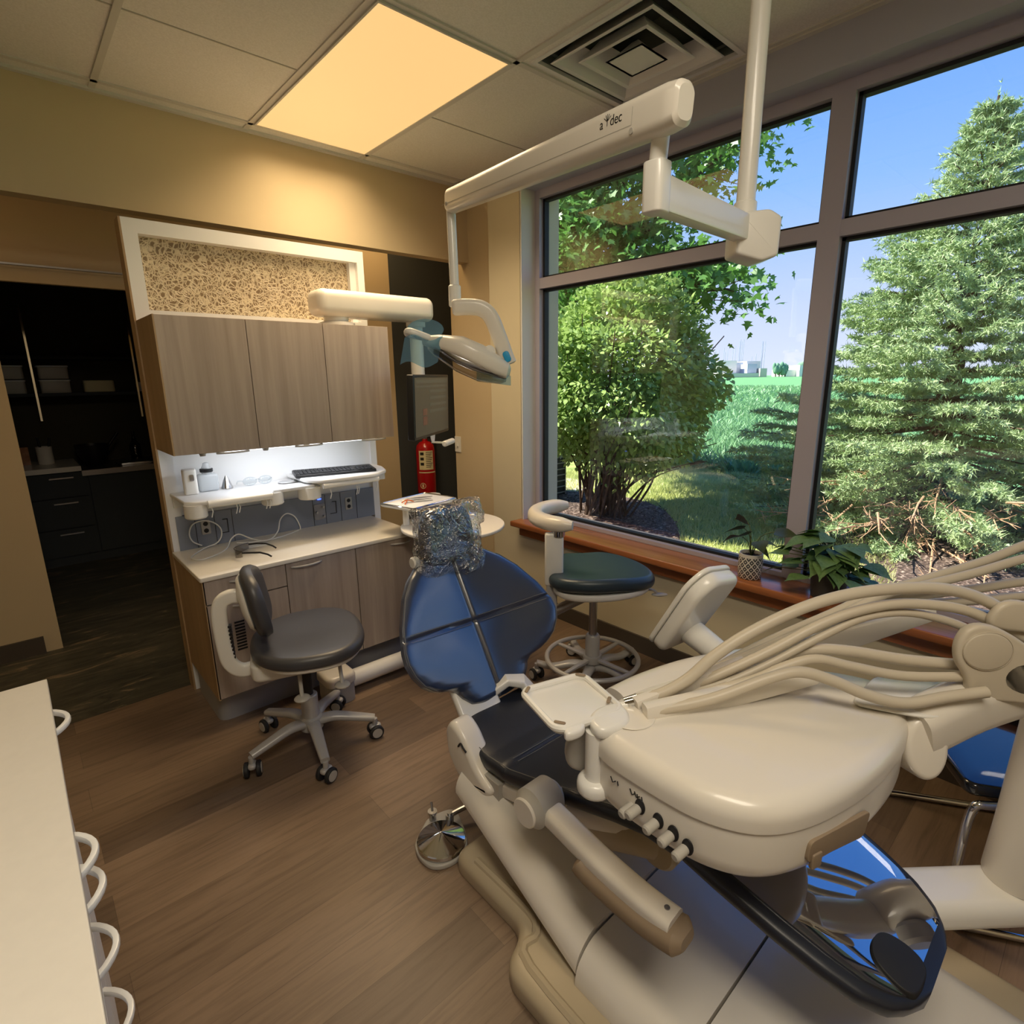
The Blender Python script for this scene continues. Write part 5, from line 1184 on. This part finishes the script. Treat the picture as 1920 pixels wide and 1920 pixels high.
# ------------------------------------------------------------------ outdoors
GZ = -.25
solo('lawn_ground', MB().box(2.75, 60, -40, 60, GZ - .1, GZ), M['ground'], kind='structure')
solo('field_ground', MB().add([(9.6, -60, GZ + .02), (420, -260, .55), (420, 420, .55), (9.6, 60, GZ + .02), (9.6, -60, GZ - .1), (420, -260, .4), (420, 420, .4), (9.6, 60, GZ - .1)], [(0, 1, 2, 3), (7, 6, 5, 4), (0, 4, 5, 1), (3, 2, 6, 7), (0, 3, 7, 4), (1, 5, 6, 2)]), M['cropg'], kind='structure')
mpts = [(2.75, 1.2), (3.4, 1.5), (4.2, 2.35), (4.9, 2.9), (5.7, 3.4), (6.5, 4.2), (6.6, 5.2), (5.8, 6.6), (2.75, 6.8)]
solo('mulch_bed', MB().slab(smooth_poly(mpts, 2), GZ - .05, GZ + .03, .02, 0), M['mulch'], 'dark bark mulch bed under the bush outside', 'mulch', kind='stuff')
solo('mulch_bed', MB().slab(smooth_poly([(3.1, -1.5), (3.3, 1.0), (4.6, 1.3), (6.0, 2.2), (8.5, 3.2), (10.2, 2.4), (10.8, 0), (9, -2)], 2), GZ - .05, GZ + .02, .02, 0), M['mulch'], 'dark bare needle litter bed under the spruce outside', 'mulch', kind='stuff')
solo('garden_path', MB().box(5.2, 7.2, 5.6, 11, GZ - .05, GZ + .012), M['pale'], 'pale concrete path glimpsed behind the bush stems', 'path')
# lawn blades
def blades(n, x0, x1, y0, y1, h0, h1, w, keep, zfun=lambda x, y: GZ):
    x = rng.uniform(x0, x1, n); y = rng.uniform(y0, y1, n); k = keep(x, y); x, y = x[k], y[k]; n = len(x)
    a = rng.uniform(0, 2 * PI, n); h = rng.uniform(h0, h1, n); lean = rng.normal(0, .35, (n, 2)) * h[:, None]
    z = zfun(x, y)
    p = np.stack([x, y, np.full(n, 0.) + z], 1); d = np.stack([np.cos(a) * w, np.sin(a) * w, np.zeros(n)], 1)
    t = p + np.stack([lean[:, 0], lean[:, 1], h], 1)
    V = np.stack([p - d, p + d, t], 1).reshape(-1, 3); return V, np.arange(3 * n).reshape(-1, 3)
def inpoly(x, y, P):
    c = np.zeros(len(x), bool); j = len(P) - 1
    for i in range(len(P)):
        xi, yi = P[i]; xj, yj = P[j]
        c ^= ((yi > y) != (yj > y)) & (x < (xj - xi) * (y - yi) / (yj - yi + 1e-12) + xi); j = i
    return c
V, F = blades(90000, 3.0, 9.9, .3, 7.0, .03, .085, .006, lambda x, y: ~inpoly(x, y, mpts) & (y > .25 * x - .2))
o = bpy.data.objects.new('lawn', npmesh('lawn', V, F, M['grass'], 3)); COL.objects.link(o); props(o, 'sunlit mown grass between the bush and the field', 'grass', kind='stuff')
# crop field: leaf blades thinning with distance
Vs = []; Fs = []; off = 0
for x0, x1, n, hh, w in ((9.6, 16, 16000, .42, .035), (16, 30, 16000, .42, .06), (30, 70, 16000, .45, .14)):
    V, F = blades(n, x0, x1, x0 * .18, x1 * .75, hh * .4, hh, w, lambda x, y: (y > .12 * x) & (y < .85 * x), lambda x, y: GZ + .02 + (x - 9.6) * .0019)
    V = V.reshape(-1, 3, 3); V[:, 2, :2] += rng.normal(0, hh * .5, (len(V), 2)); V = V.reshape(-1, 3)
    Vs.append(V); Fs.append(F + off); off += len(V)
o = bpy.data.objects.new('crop_plants', npmesh('crop_plants', np.concatenate(Vs), np.concatenate(Fs), M['crop'], 3)); COL.objects.link(o)
props(o, 'rows of green crop plants filling the field to the horizon', 'crop', kind='stuff')

def unit(v): return v / np.linalg.norm(v, axis=-1, keepdims=True)
def leaves(P, D, size, shape, curl=.25):
    """one polygon fan per leaf: P centres, D leaf directions; shape = outline [(along, across)]"""
    n = len(P); up = unit(rng.normal(0, .6, (n, 3)) + np.array([0, .25, 1.0])); D = unit(D)
    S_ = unit(np.cross(D, up)); N_ = np.cross(S_, D); sh = np.array(shape)
    V = P[:, None, :] + size[:, None, None] * (D[:, None, :] * sh[None, :, 0:1] + S_[:, None, :] * sh[None, :, 1:2] - N_[:, None, :] * (curl * (sh[None, :, 0:1] ** 2 + .6 * np.abs(sh[None, :, 1:2]))))
    return V
OVATE = [(0, 0), (.25, .30), (.55, .27), (1, 0), (.55, -.27), (.25, -.30)]
ST = [(0, 0), (.05, .42), (.28, .26), (.42, .62), (.55, .24), (1.05, 0), (.55, -.24), (.42, -.62), (.28, -.26), (.05, -.42)]
def leafobj(name, V, m, parent):
    n, k, _ = V.shape; me = npmesh(name, V.reshape(-1, 3) - np.array(top_of(parent).location), np.arange(n * k).reshape(n, k), m, k)
    o = bpy.data.objects.new(name, me); COL.objects.link(o); o.parent = parent; return o
# --- bush
bc_ = Vector((5.5, 4.42, GZ)); bu = thing('bush', 'large rounded leafy green bush with many bare stems outside the left pane', 'bush', tuple(bc_))
C0 = np.array([5.68, 4.32, 1.36])
V, F = blades(9000, 2.8, 6.6, 1.4, 6.7, .004, .02, .016, lambda x, y: inpoly(x, y, mpts), lambda x, y: GZ + .026)
V = V.reshape(-1, 3, 3); V[:, 2, :2] += rng.normal(0, .03, (len(V), 2)); V = V.reshape(-1, 3)
o = bpy.data.objects.new('mulch_chips', npmesh('mulch_chips', V, F, M['mulch'], 3)); COL.objects.link(o); props(o, 'loose bark chips scattered over the bed under the bush', 'mulch', kind='stuff')
def bush_pts(n):
    p = unit(rng.normal(0, 1, (n, 3))); r = rng.uniform(.35, 1, n) ** .45
    lump = 1 + .12 * np.sin(5 * p[:, 0] + 2) * np.cos(4 * p[:, 1] + 1) + .08 * np.sin(9 * p[:, 2] + 3 * p[:, 0])
    q = p * (r * lump)[:, None] * np.array([1.12, 1.12, 1.2]); q = q + C0
    k = (q[:, 2] > .35 + .5 * rng.random(n)) | (rng.random(n) < .12) | ((q[:, 0] - q[:, 1] > 1.75) & (q[:, 2] > .0) & (rng.random(n) < .8))
    k &= q[:, 2] > GZ + .1
    return q[k], p[k]
P_, dr = bush_pts(34000)
rad_ = np.linalg.norm((P_ - C0) / 1.22, axis=1); low = P_[:, 2] < .55
# low skirt leans to the right
V = leaves(P_, dr + rng.normal(0, .7, P_.shape) + np.array([0, 0, -.25]), rng.uniform(.05, .09, len(P_)), OVATE)
leafobj('foliage', V, M['bush'], bu)
sm_ = MB(); rb = random.Random(3)
for k in range(58):
    a = rb.uniform(0, 2 * PI); r_ = rb.uniform(0, .42); b = Vector((bc_.x + r_ * .6 * math.cos(a), bc_.y + r_ * math.sin(a), GZ))
    e = Vector((C0[0] + rb.uniform(-.95, 1.05), C0[1] + rb.uniform(-1.05, .95), rb.uniform(1.0, 2.2)))
    if k % 6 == 0: e = Vector((C0[0] + rb.uniform(.3, 1.1), C0[1] - rb.uniform(.4, 1.1), rb.uniform(.25, .9)))
    m_ = b.lerp(e, .45) + Vector((rb.uniform(-.06, .06), rb.uniform(-.06, .06), .22))
    sm_.tube([b, b.lerp(m_, .5) + Vector((rb.uniform(-.03, .03), rb.uniform(-.03, .03), 0.05)), m_, e], [.019 * rb.uniform(.6, 1.1)] * 4 + [.013] * 4 + [.006] * 5, 6, sm=4)
part('stem', sm_, M['bark'], bu)
# --- maple
mc = Vector((8.6, 8.4, GZ)); mt = thing('maple_tree', 'broad leaved tree with star shaped leaves behind the bush', 'tree', tuple(mc))
tb2 = MB(); cl = []; rb = random.Random(5)
tb2.tube([mc, mc + Vector((.05, 0, 1.4)), mc + Vector((-.1, -.1, 3.0)), mc + Vector((0, .1, 5.5))], [.16] * 5 + [.13] * 5 + [.06] * 6, 10, sm=5)
anch = [(6.1, 5.7, 2.6), (6.4, 5.5, 3.2), (6.7, 5.0, 2.75), (7.0, 4.5, 2.75), (7.0, 4.05, 2.62), (7.1, 3.75, 2.55), (6.3, 6.2, 3.9), (6.6, 5.6, 4.4), (7.0, 5.2, 4.3), (7.3, 4.8, 4.5), (7.4, 4.4, 4.1), (7.6, 4.0, 4.5), (7.8, 3.95, 4.75), (7.0, 6.0, 5.0), (7.6, 5.4, 5.2), (7.2, 6.4, 3.4), (7.8, 6.0, 3.8), (7.4, 5.6, 3.0), (8.2, 7.0, 4.4), (8.0, 6.6, 2.9), (6.8, 6.8, 4.5), (7.1, 7.2, 3.2), (6.5, 6.7, 3.0), (7.3, 5.0, 3.5), (7.0, 5.5, 3.8), (8.4, 6.4, 5.0), (9.0, 7.5, 5.4), (8.0, 7.8, 5.5), (6.0, 6.0, 3.3), (6.2, 5.9, 4.3), (6.3, 5.6, 3.7), (6.6, 6.1, 3.5), (6.9, 6.3, 4.2), (6.4, 5.2, 2.9), (6.7, 5.4, 3.5), (7.0, 4.9, 3.1), (7.3, 4.3, 2.8), (6.8, 6.6, 3.9), (6.2, 6.3, 2.9), (7.5, 6.5, 4.6), (7.2, 5.6, 4.7), (7.4, 4.6, 3.0)]
for a in anch:
    e = Vector(a); st0 = mc + Vector((-.05, 0, rb.uniform(1.2, 3.2))); m_ = st0.lerp(e, .55) + Vector((rb.uniform(-.2, .2), rb.uniform(-.2, .2), .35))
    tb2.tube([st0, m_, e], [.045] * 5 + [.018] * 6, 6, sm=5)
    for j in range(5):
        q = m_.lerp(e, .35 + .16 * j); cl.append((q, e - m_)); f = e + Vector((rb.uniform(-.45, .45), rb.uniform(-.45, .45), rb.uniform(-.3, .35)))
        tb2.tube([q, f], [.010, .004], 5); cl.append((f, f - q))
part('trunk', tb2, M['bark'], mt)
P_ = []; D_ = []
for q, d in cl:
    n = 34; c = np.array(q) + rng.normal(0, 1, (n, 3)) * np.array([.22, .22, .15]); P_.append(c); D_.append(unit(rng.normal(0, .8, (n, 3)) + np.array(d) / max(.01, Vector(d).length) * .5 + np.array([0, 0, -.35])))
P_ = np.concatenate(P_); D_ = np.concatenate(D_)
leafobj('foliage', leaves(P_, D_, rng.uniform(.08, .135, len(P_)), ST, .2), M['maple'], mt)
# --- spruce
def spruce(name, label, base, height, radius, seed, levels, per, needle_k=1.0, ymax=None, dead=True):
    rs2 = random.Random(seed); root = thing(name, label, 'tree', tuple(base)); B = Vector(base)
    wood = MB(); wood.tube([B, B + Vector((0, 0, height * .5)), B + Vector((.03, 0, height))], [.11] * 6 + [.012] * 7, 8, sm=6)
    A0 = []; A1 = []                                   # twig segments
    for l in range(levels):
        t = (l + .5) / levels; z = .25 + (height - .35) * t ** 1.0
        rad = radius * float(np.interp(t, (0, .1, .2, .35, .5, .63, .8, .92, 1), (.92, .9, .74, .53, .38, .29, .17, .08, .02))) + .06
        for k in range(per):
            a = 2 * PI * (k + rs2.random() * .7) / per + l * 1.1; rr = rad * rs2.uniform(.72, 1.12)
            d = Vector((math.cos(a), math.sin(a), 0)); p0 = B + Vector((0, 0, z))
            droop = -.30 * rr * (1 - t) + .22 * rr * t
            pts = [p0 + d * rr * u + Vector((0, 0, droop * u + .16 * rr * u * u)) for u in (0, .35, .7, 1)]
            wood.tube(pts, [.018 * (1 - t) + .006, .012, .008, .004], 5)
            side = Vector((-d.y, d.x, 0)); nt = max(4, int(rr * 9))
            for j in range(nt):
                u = .22 + .78 * (j + rs2.random()) / nt; q = p0 + d * rr * u + Vector((0, 0, droop * u + .16 * rr * u * u))
                L = (.15 + .28 * (1.05 - u)) * min(1, rr * .9) + .05
                for s_ in (-1, 1):
                    e = q + d * L * .75 + side * s_ * L * rs2.uniform(.5, .95) + Vector((0, 0, rs2.uniform(-.10, .06) * L * 2))
                    A0.append(q); A1.append(e)
                    if L > .2:
                        m2 = q.lerp(e, .55)
                        A0.append(m2); A1.append(m2 + d * L * .5 + Vector((0, 0, rs2.uniform(-.06, .05))))
            A0.append(pts[2]); A1.append(pts[3] + d * .06 + Vector((0, 0, .03)))
    for k in range(5):
        a = 2 * PI * k / 5; z = B + Vector((.02, 0, height - .28)); A0.append(z); A1.append(z + Vector((math.cos(a) * .14, math.sin(a) * .14, .22)))
    A0.append(B + Vector((0, 0, height - .4))); A1.append(B + Vector((.03, 0, height + .12)))
    A0 = np.array(A0); A1 = np.array(A1); nT = len(A0); per_t = int(26 * needle_k)
    u = rng.random((nT, per_t, 1)); ax_ = A1 - A0; Ln = np.linalg.norm(ax_, axis=1)
    p = A0[:, None] + ax_[:, None] * u; dr = unit(ax_)[:, None] * .75 + unit(rng.normal(0, 1, (nT, per_t, 3))) * .95
    dr = unit(dr) * rng.uniform(.045, .075, (nT, per_t, 1)); w = unit(np.cross(dr, rng.normal(0, 1, (nT, per_t, 3)))) * .0075
    V = np.stack([p - w, p + w, p + dr], 2).reshape(-1, 3) - np.array(base)
    o = bpy.data.objects.new('foliage', npmesh('foliage', V, np.arange(len(V)).reshape(-1, 3), M['spruce'], 3)); COL.objects.link(o); o.parent = root
    part('trunk', wood, M['bark'], root)
    if dead:
        db = MB()
        for k in range(34):
            a = R(rs2.uniform(150, 262)); r0 = rs2.uniform(.9, 1.9); d = Vector((math.cos(a), math.sin(a), 0)); q = B + d * r0 + Vector((0, 0, rs2.uniform(.08, .75)))
            L = rs2.uniform(.4, .9); e = q + d * L + Vector((rs2.uniform(-.25, .25), rs2.uniform(-.25, .25), rs2.uniform(-.25, .12)))
            db.tube([q, q.lerp(e, .5) + Vector((0, 0, rs2.uniform(-.06, .06))), e], [.011, .009, .004], 5)
            for j in range(8):
                s_ = q.lerp(e, rs2.uniform(.2, 1)); f = s_ + (e - q).normalized() * rs2.uniform(.05, .25) + Vector((rs2.uniform(-.16, .16), rs2.uniform(-.16, .16), rs2.uniform(-.14, .12)))
                db.tube([s_, f], [.006, .0025], 4)
                for j2 in range(2):
                    f2 = s_.lerp(f, .6) + Vector((rs2.uniform(-.08, .08), rs2.uniform(-.08, .08), rs2.uniform(-.08, .08))); db.tube([s_.lerp(f, .6), f2], [.004, .002], 4)
        part('dead_branches', db, M['twig'], root, 'bare sunlit brown dead branches')
    return root
spruce('spruce_tree', 'tall blue green spruce filling the right pane outside', (8.1, 1.5, GZ), 4.5, 2.6, 2, 26, 11, 1.15)
# --- condenser unit outside, left edge
ac = thing('condenser_unit', 'dark grey outdoor condenser unit at the left edge of the window', 'condenser', (5.75, 5.95, GZ))
part('casing', bx(5.4, 6.1, 5.6, 6.3, GZ, GZ + .85), M['gasket'], ac)
gr = MB()
for k in range(9): gr.box(5.39, 5.4, 5.6, 6.3, GZ + .06 + k * .088, GZ + .075 + k * .088).box(5.4, 6.1, 5.59, 5.6, GZ + .06 + k * .088, GZ + .075 + k * .088)
for k in range(4): gr.box(5.388, 5.4, 5.6 + k * .23, 5.612 + k * .23, GZ, GZ + .85).box(5.4 + k * .23, 5.412 + k * .23, 5.588, 5.6, GZ, GZ + .85)
part('grille', gr, M['kick'], ac)
# --- far buildings, masts and trees on the horizon
def far(px, d): # a spot on the horizon at forward distance d, given by its bearing
    return None
FW = Vector((.667, .745, 0)); RT = Vector((.745, -.667, 0))
def hp(right, d): return FW * d + RT * right
def fbox(mb, r0, r1, d, z0, z1, dep=12):
    return mb.add([tuple(hp(r, dd) + Vector((0, 0, z))) for z in (z0, z1) for dd in (d, d + dep) for r in (r0, r1)], [(0, 2, 3, 1), (4, 5, 7, 6), (0, 1, 5, 4), (2, 6, 7, 3), (0, 4, 6, 2), (1, 3, 7, 5)])
GF = .3
def r_at(px, d): return (px - 960) / 1043.35 * d
D1 = 260
def building(name, label, spec, cat='building'):
    b = thing(name, label, cat, tuple(hp(r_at(spec[0][0], D1), D1) + Vector((0, 0, GF))))
    for p0, p1, h, mm, nm, dd in spec: part(nm, fbox(MB(), r_at(p0, D1), r_at(p1, D1), D1 + dd, GF, h), M[mm], b)
    return b
building('factory', 'long white industrial building left on the far horizon', [(1346, 1372, 7.6, 'siding', 'hall', 0), (1368, 1390, 6.9, 'siding', 'hall', 4), (1385, 1402, 6.0, 'siding2', 'annex', -4), (1400, 1425, 7.4, 'siding', 'hall', 6), (1405, 1417, 4.0, 'pale', 'annex', -6), (1346, 1400, 2.0, 'pale', 'yard_wall', -8)])
b = building('barn', 'low white shed with gabled centre on the far horizon', [(1459, 1513, 3.3, 'siding', 'hall', 0), (1481, 1495, 5.2, 'siding', 'gable', -3)])
building('low_shed', 'low pale shed right of the window mullion on the far horizon', [(1550, 1577, 3.4, 'siding', 'hall', 0), (1578, 1616, 2.2, 'pale', 'wall', 2)])
for k, px in enumerate((1351, 1361, 1367, 1377, 1380, 1384, 1394, 1399, 1406, 1408, 1411, 1414, 1450, 1452, 1456, 1432, 1440)):
    hgt = (14, 13, 13, 14, 12, 13, 15, 15, 17, 18, 17, 18, 17, 17, 17, 10, 11)[k]
    q = hp(r_at(px, D1), D1 + 20)
    solo('mast', MB().cyl(q + Vector((0, 0, GF)), q + Vector((0, 0, hgt)), .14, .10, 5), M['siding2'], 'thin mast standing behind the far white buildings', 'mast', 'masts on the horizon')
TL = ('at the right end of the far white factory', 'second to the right of the far white factory', 'third to the right of the far white factory', 'just left of the far white barn', 'behind the left end of the far barn', 'behind the gable of the far barn', 'behind the far low shed', 'largest and right of the window mullion')
for k, (px, w, h) in enumerate(((1418, 9, 6.0), (1430, 12, 6.5), (1441, 10, 6.2), (1452, 11, 6.2), (1466, 13, 6.4), (1480, 10, 6.8), (1562, 16, 6.0), (1588, 26, 7.6))):
    q = hp(r_at(px, D1), D1 - 14 + (60 if k > 3 else k * 3)); rx = w / 1043 * D1 * .6
    mb = MB(); rr_ = random.Random(k)
    for j in range(7): mb.sphere((q.x + rr_.uniform(-.6, .6) * rx, q.y + rr_.uniform(-.6, .6) * rx, GF + h * rr_.uniform(.35, .72)), (rx * .55, rx * .55, h * .28), 10, 7)
    t = thing('distant_tree', 'small hazy tree on the horizon ' + TL[k], 'tree', (q.x, q.y, GF), 'trees on the horizon')
    part('crown', mb, M['fartree'], t); part('trunk', MB().cyl((q.x, q.y, GF), (q.x, q.y, GF + h * .4), .25, n=6), M['bark'], t)

# ------------------------------------------------------------------ light
wd = bpy.data.worlds.new('sky'); sc.world = wd; wd.use_nodes = True; nt = wd.node_tree; nt.nodes.clear()
tc = nt.nodes.new('ShaderNodeTexCoord'); sx = nt.nodes.new('ShaderNodeSeparateXYZ'); rp = nt.nodes.new('ShaderNodeValToRGB')
bg = nt.nodes.new('ShaderNodeBackground'); wo = nt.nodes.new('ShaderNodeOutputWorld')
nt.links.new(tc.outputs['Generated'], sx.inputs[0]); nt.links.new(sx.outputs['Z'], rp.inputs['Fac'])
e = rp.color_ramp.elements
for p, c in ((0.10, rgb(200, 214, 252)), (.26, rgb(142, 186, 250)), (.5, rgb(78, 146, 240))): 
    el = e.new(p); el.color = c
e[0].position = 0.0; e[0].color = rgb(222, 228, 250); e[-1].position = 1; e[-1].color = rgb(46, 104, 214)
nt.links.new(rp.outputs['Color'], bg.inputs['Color']); bg.inputs['Strength'].default_value = 1.0
nt.links.new(bg.outputs[0], wo.inputs[0])
def light(name, typ, loc, energy, col, target=None, size=None, sy=None, rot=None):
    l = bpy.data.lights.new(name, typ); l.energy = energy; l.color = col
    o = bpy.data.objects.new(name, l); COL.objects.link(o); o.location = loc
    if typ == 'AREA':
        l.shape = 'RECTANGLE'; l.size = size; l.size_y = sy or size
    if target: o.rotation_euler = (Vector(target) - Vector(loc)).to_track_quat('-Z', 'Y').to_euler()
    return o
s = light('sun', 'SUN', (0, 20, 30), 11.0, (1, .95, .84)); s.data.angle = R(.6)
sd = Vector((-.38, .55, .74)); s.rotation_euler = sd.to_track_quat('Z', 'Y').to_euler()
WARM = (1, .76, .46)
light('ceiling_panel_lamp', 'AREA', (1.42, 2.485, H - .02), 17, WARM, (1.42, 2.485, 0), .57, 1.18).data.spread = R(135)
light('added_fill_lamp', 'AREA', (.1, -.3, H - .02), 27, (1, .88, .70), (.1, -.3, 0), .57, 1.18)  # unseen lamp added behind the camera as fill light
light('hall_lamp', 'AREA', (-.7, 3.62, H - .02), 1.6, (1, .62, .25), (-.7, 3.62, 0), .3, .3)
light('hall_lamp.001', 'AREA', (2.1, 3.6, H - .02), 3.0, (1, .66, .30), (2.1, 3.6, 0), .3, .3)
light('under_cabinet_lamp', 'AREA', (1.03, 2.69, 1.19), 1.6, (.9, .94, 1), (1.03, 2.80, .9), .66, .02)

# ------------------------------------------------------------------ camera
cam = bpy.data.cameras.new('camera'); co_ = bpy.data.objects.new('camera', cam); COL.objects.link(co_)
yaw, pitch, roll, fpx = 8.40232217e-01, 2.37410295e-01, -1.28236451e-02, 1043.35412
fwd = Vector((math.cos(yaw) * math.cos(pitch), math.sin(yaw) * math.cos(pitch), -math.sin(pitch))); rt = Vector((math.sin(yaw), -math.cos(yaw), 0)); upv = rt.cross(fwd)
r2 = rt * math.cos(roll) + upv * math.sin(roll); u2 = upv * math.cos(roll) - rt * math.sin(roll)
co_.matrix_world = basis((0, 0, 1.5), r2, u2, -fwd)
cam.sensor_width = 36; cam.sensor_fit = 'HORIZONTAL'; cam.lens = fpx / 1920 * 36; cam.clip_start = .02; cam.clip_end = 2000
sc.camera = co_
vs = sc.view_settings; vs.view_transform = 'Standard'; vs.look = 'None'; vs.gamma = 1; vs.use_curve_mapping = False; vs.exposure = .4
cy_ = sc.cycles; cy_.max_bounces = 10; cy_.diffuse_bounces = 4; cy_.glossy_bounces = 4; cy_.transparent_max_bounces = 16; cy_.transmission_bounces = 6
cy_.sample_clamp_indirect = 4; cy_.caustics_reflective = False; cy_.caustics_refractive = False; cy_.blur_glossy = .5
try:
    cy_.use_denoising = True; cy_.denoiser = 'OPENIMAGEDENOISE'
except Exception: pass
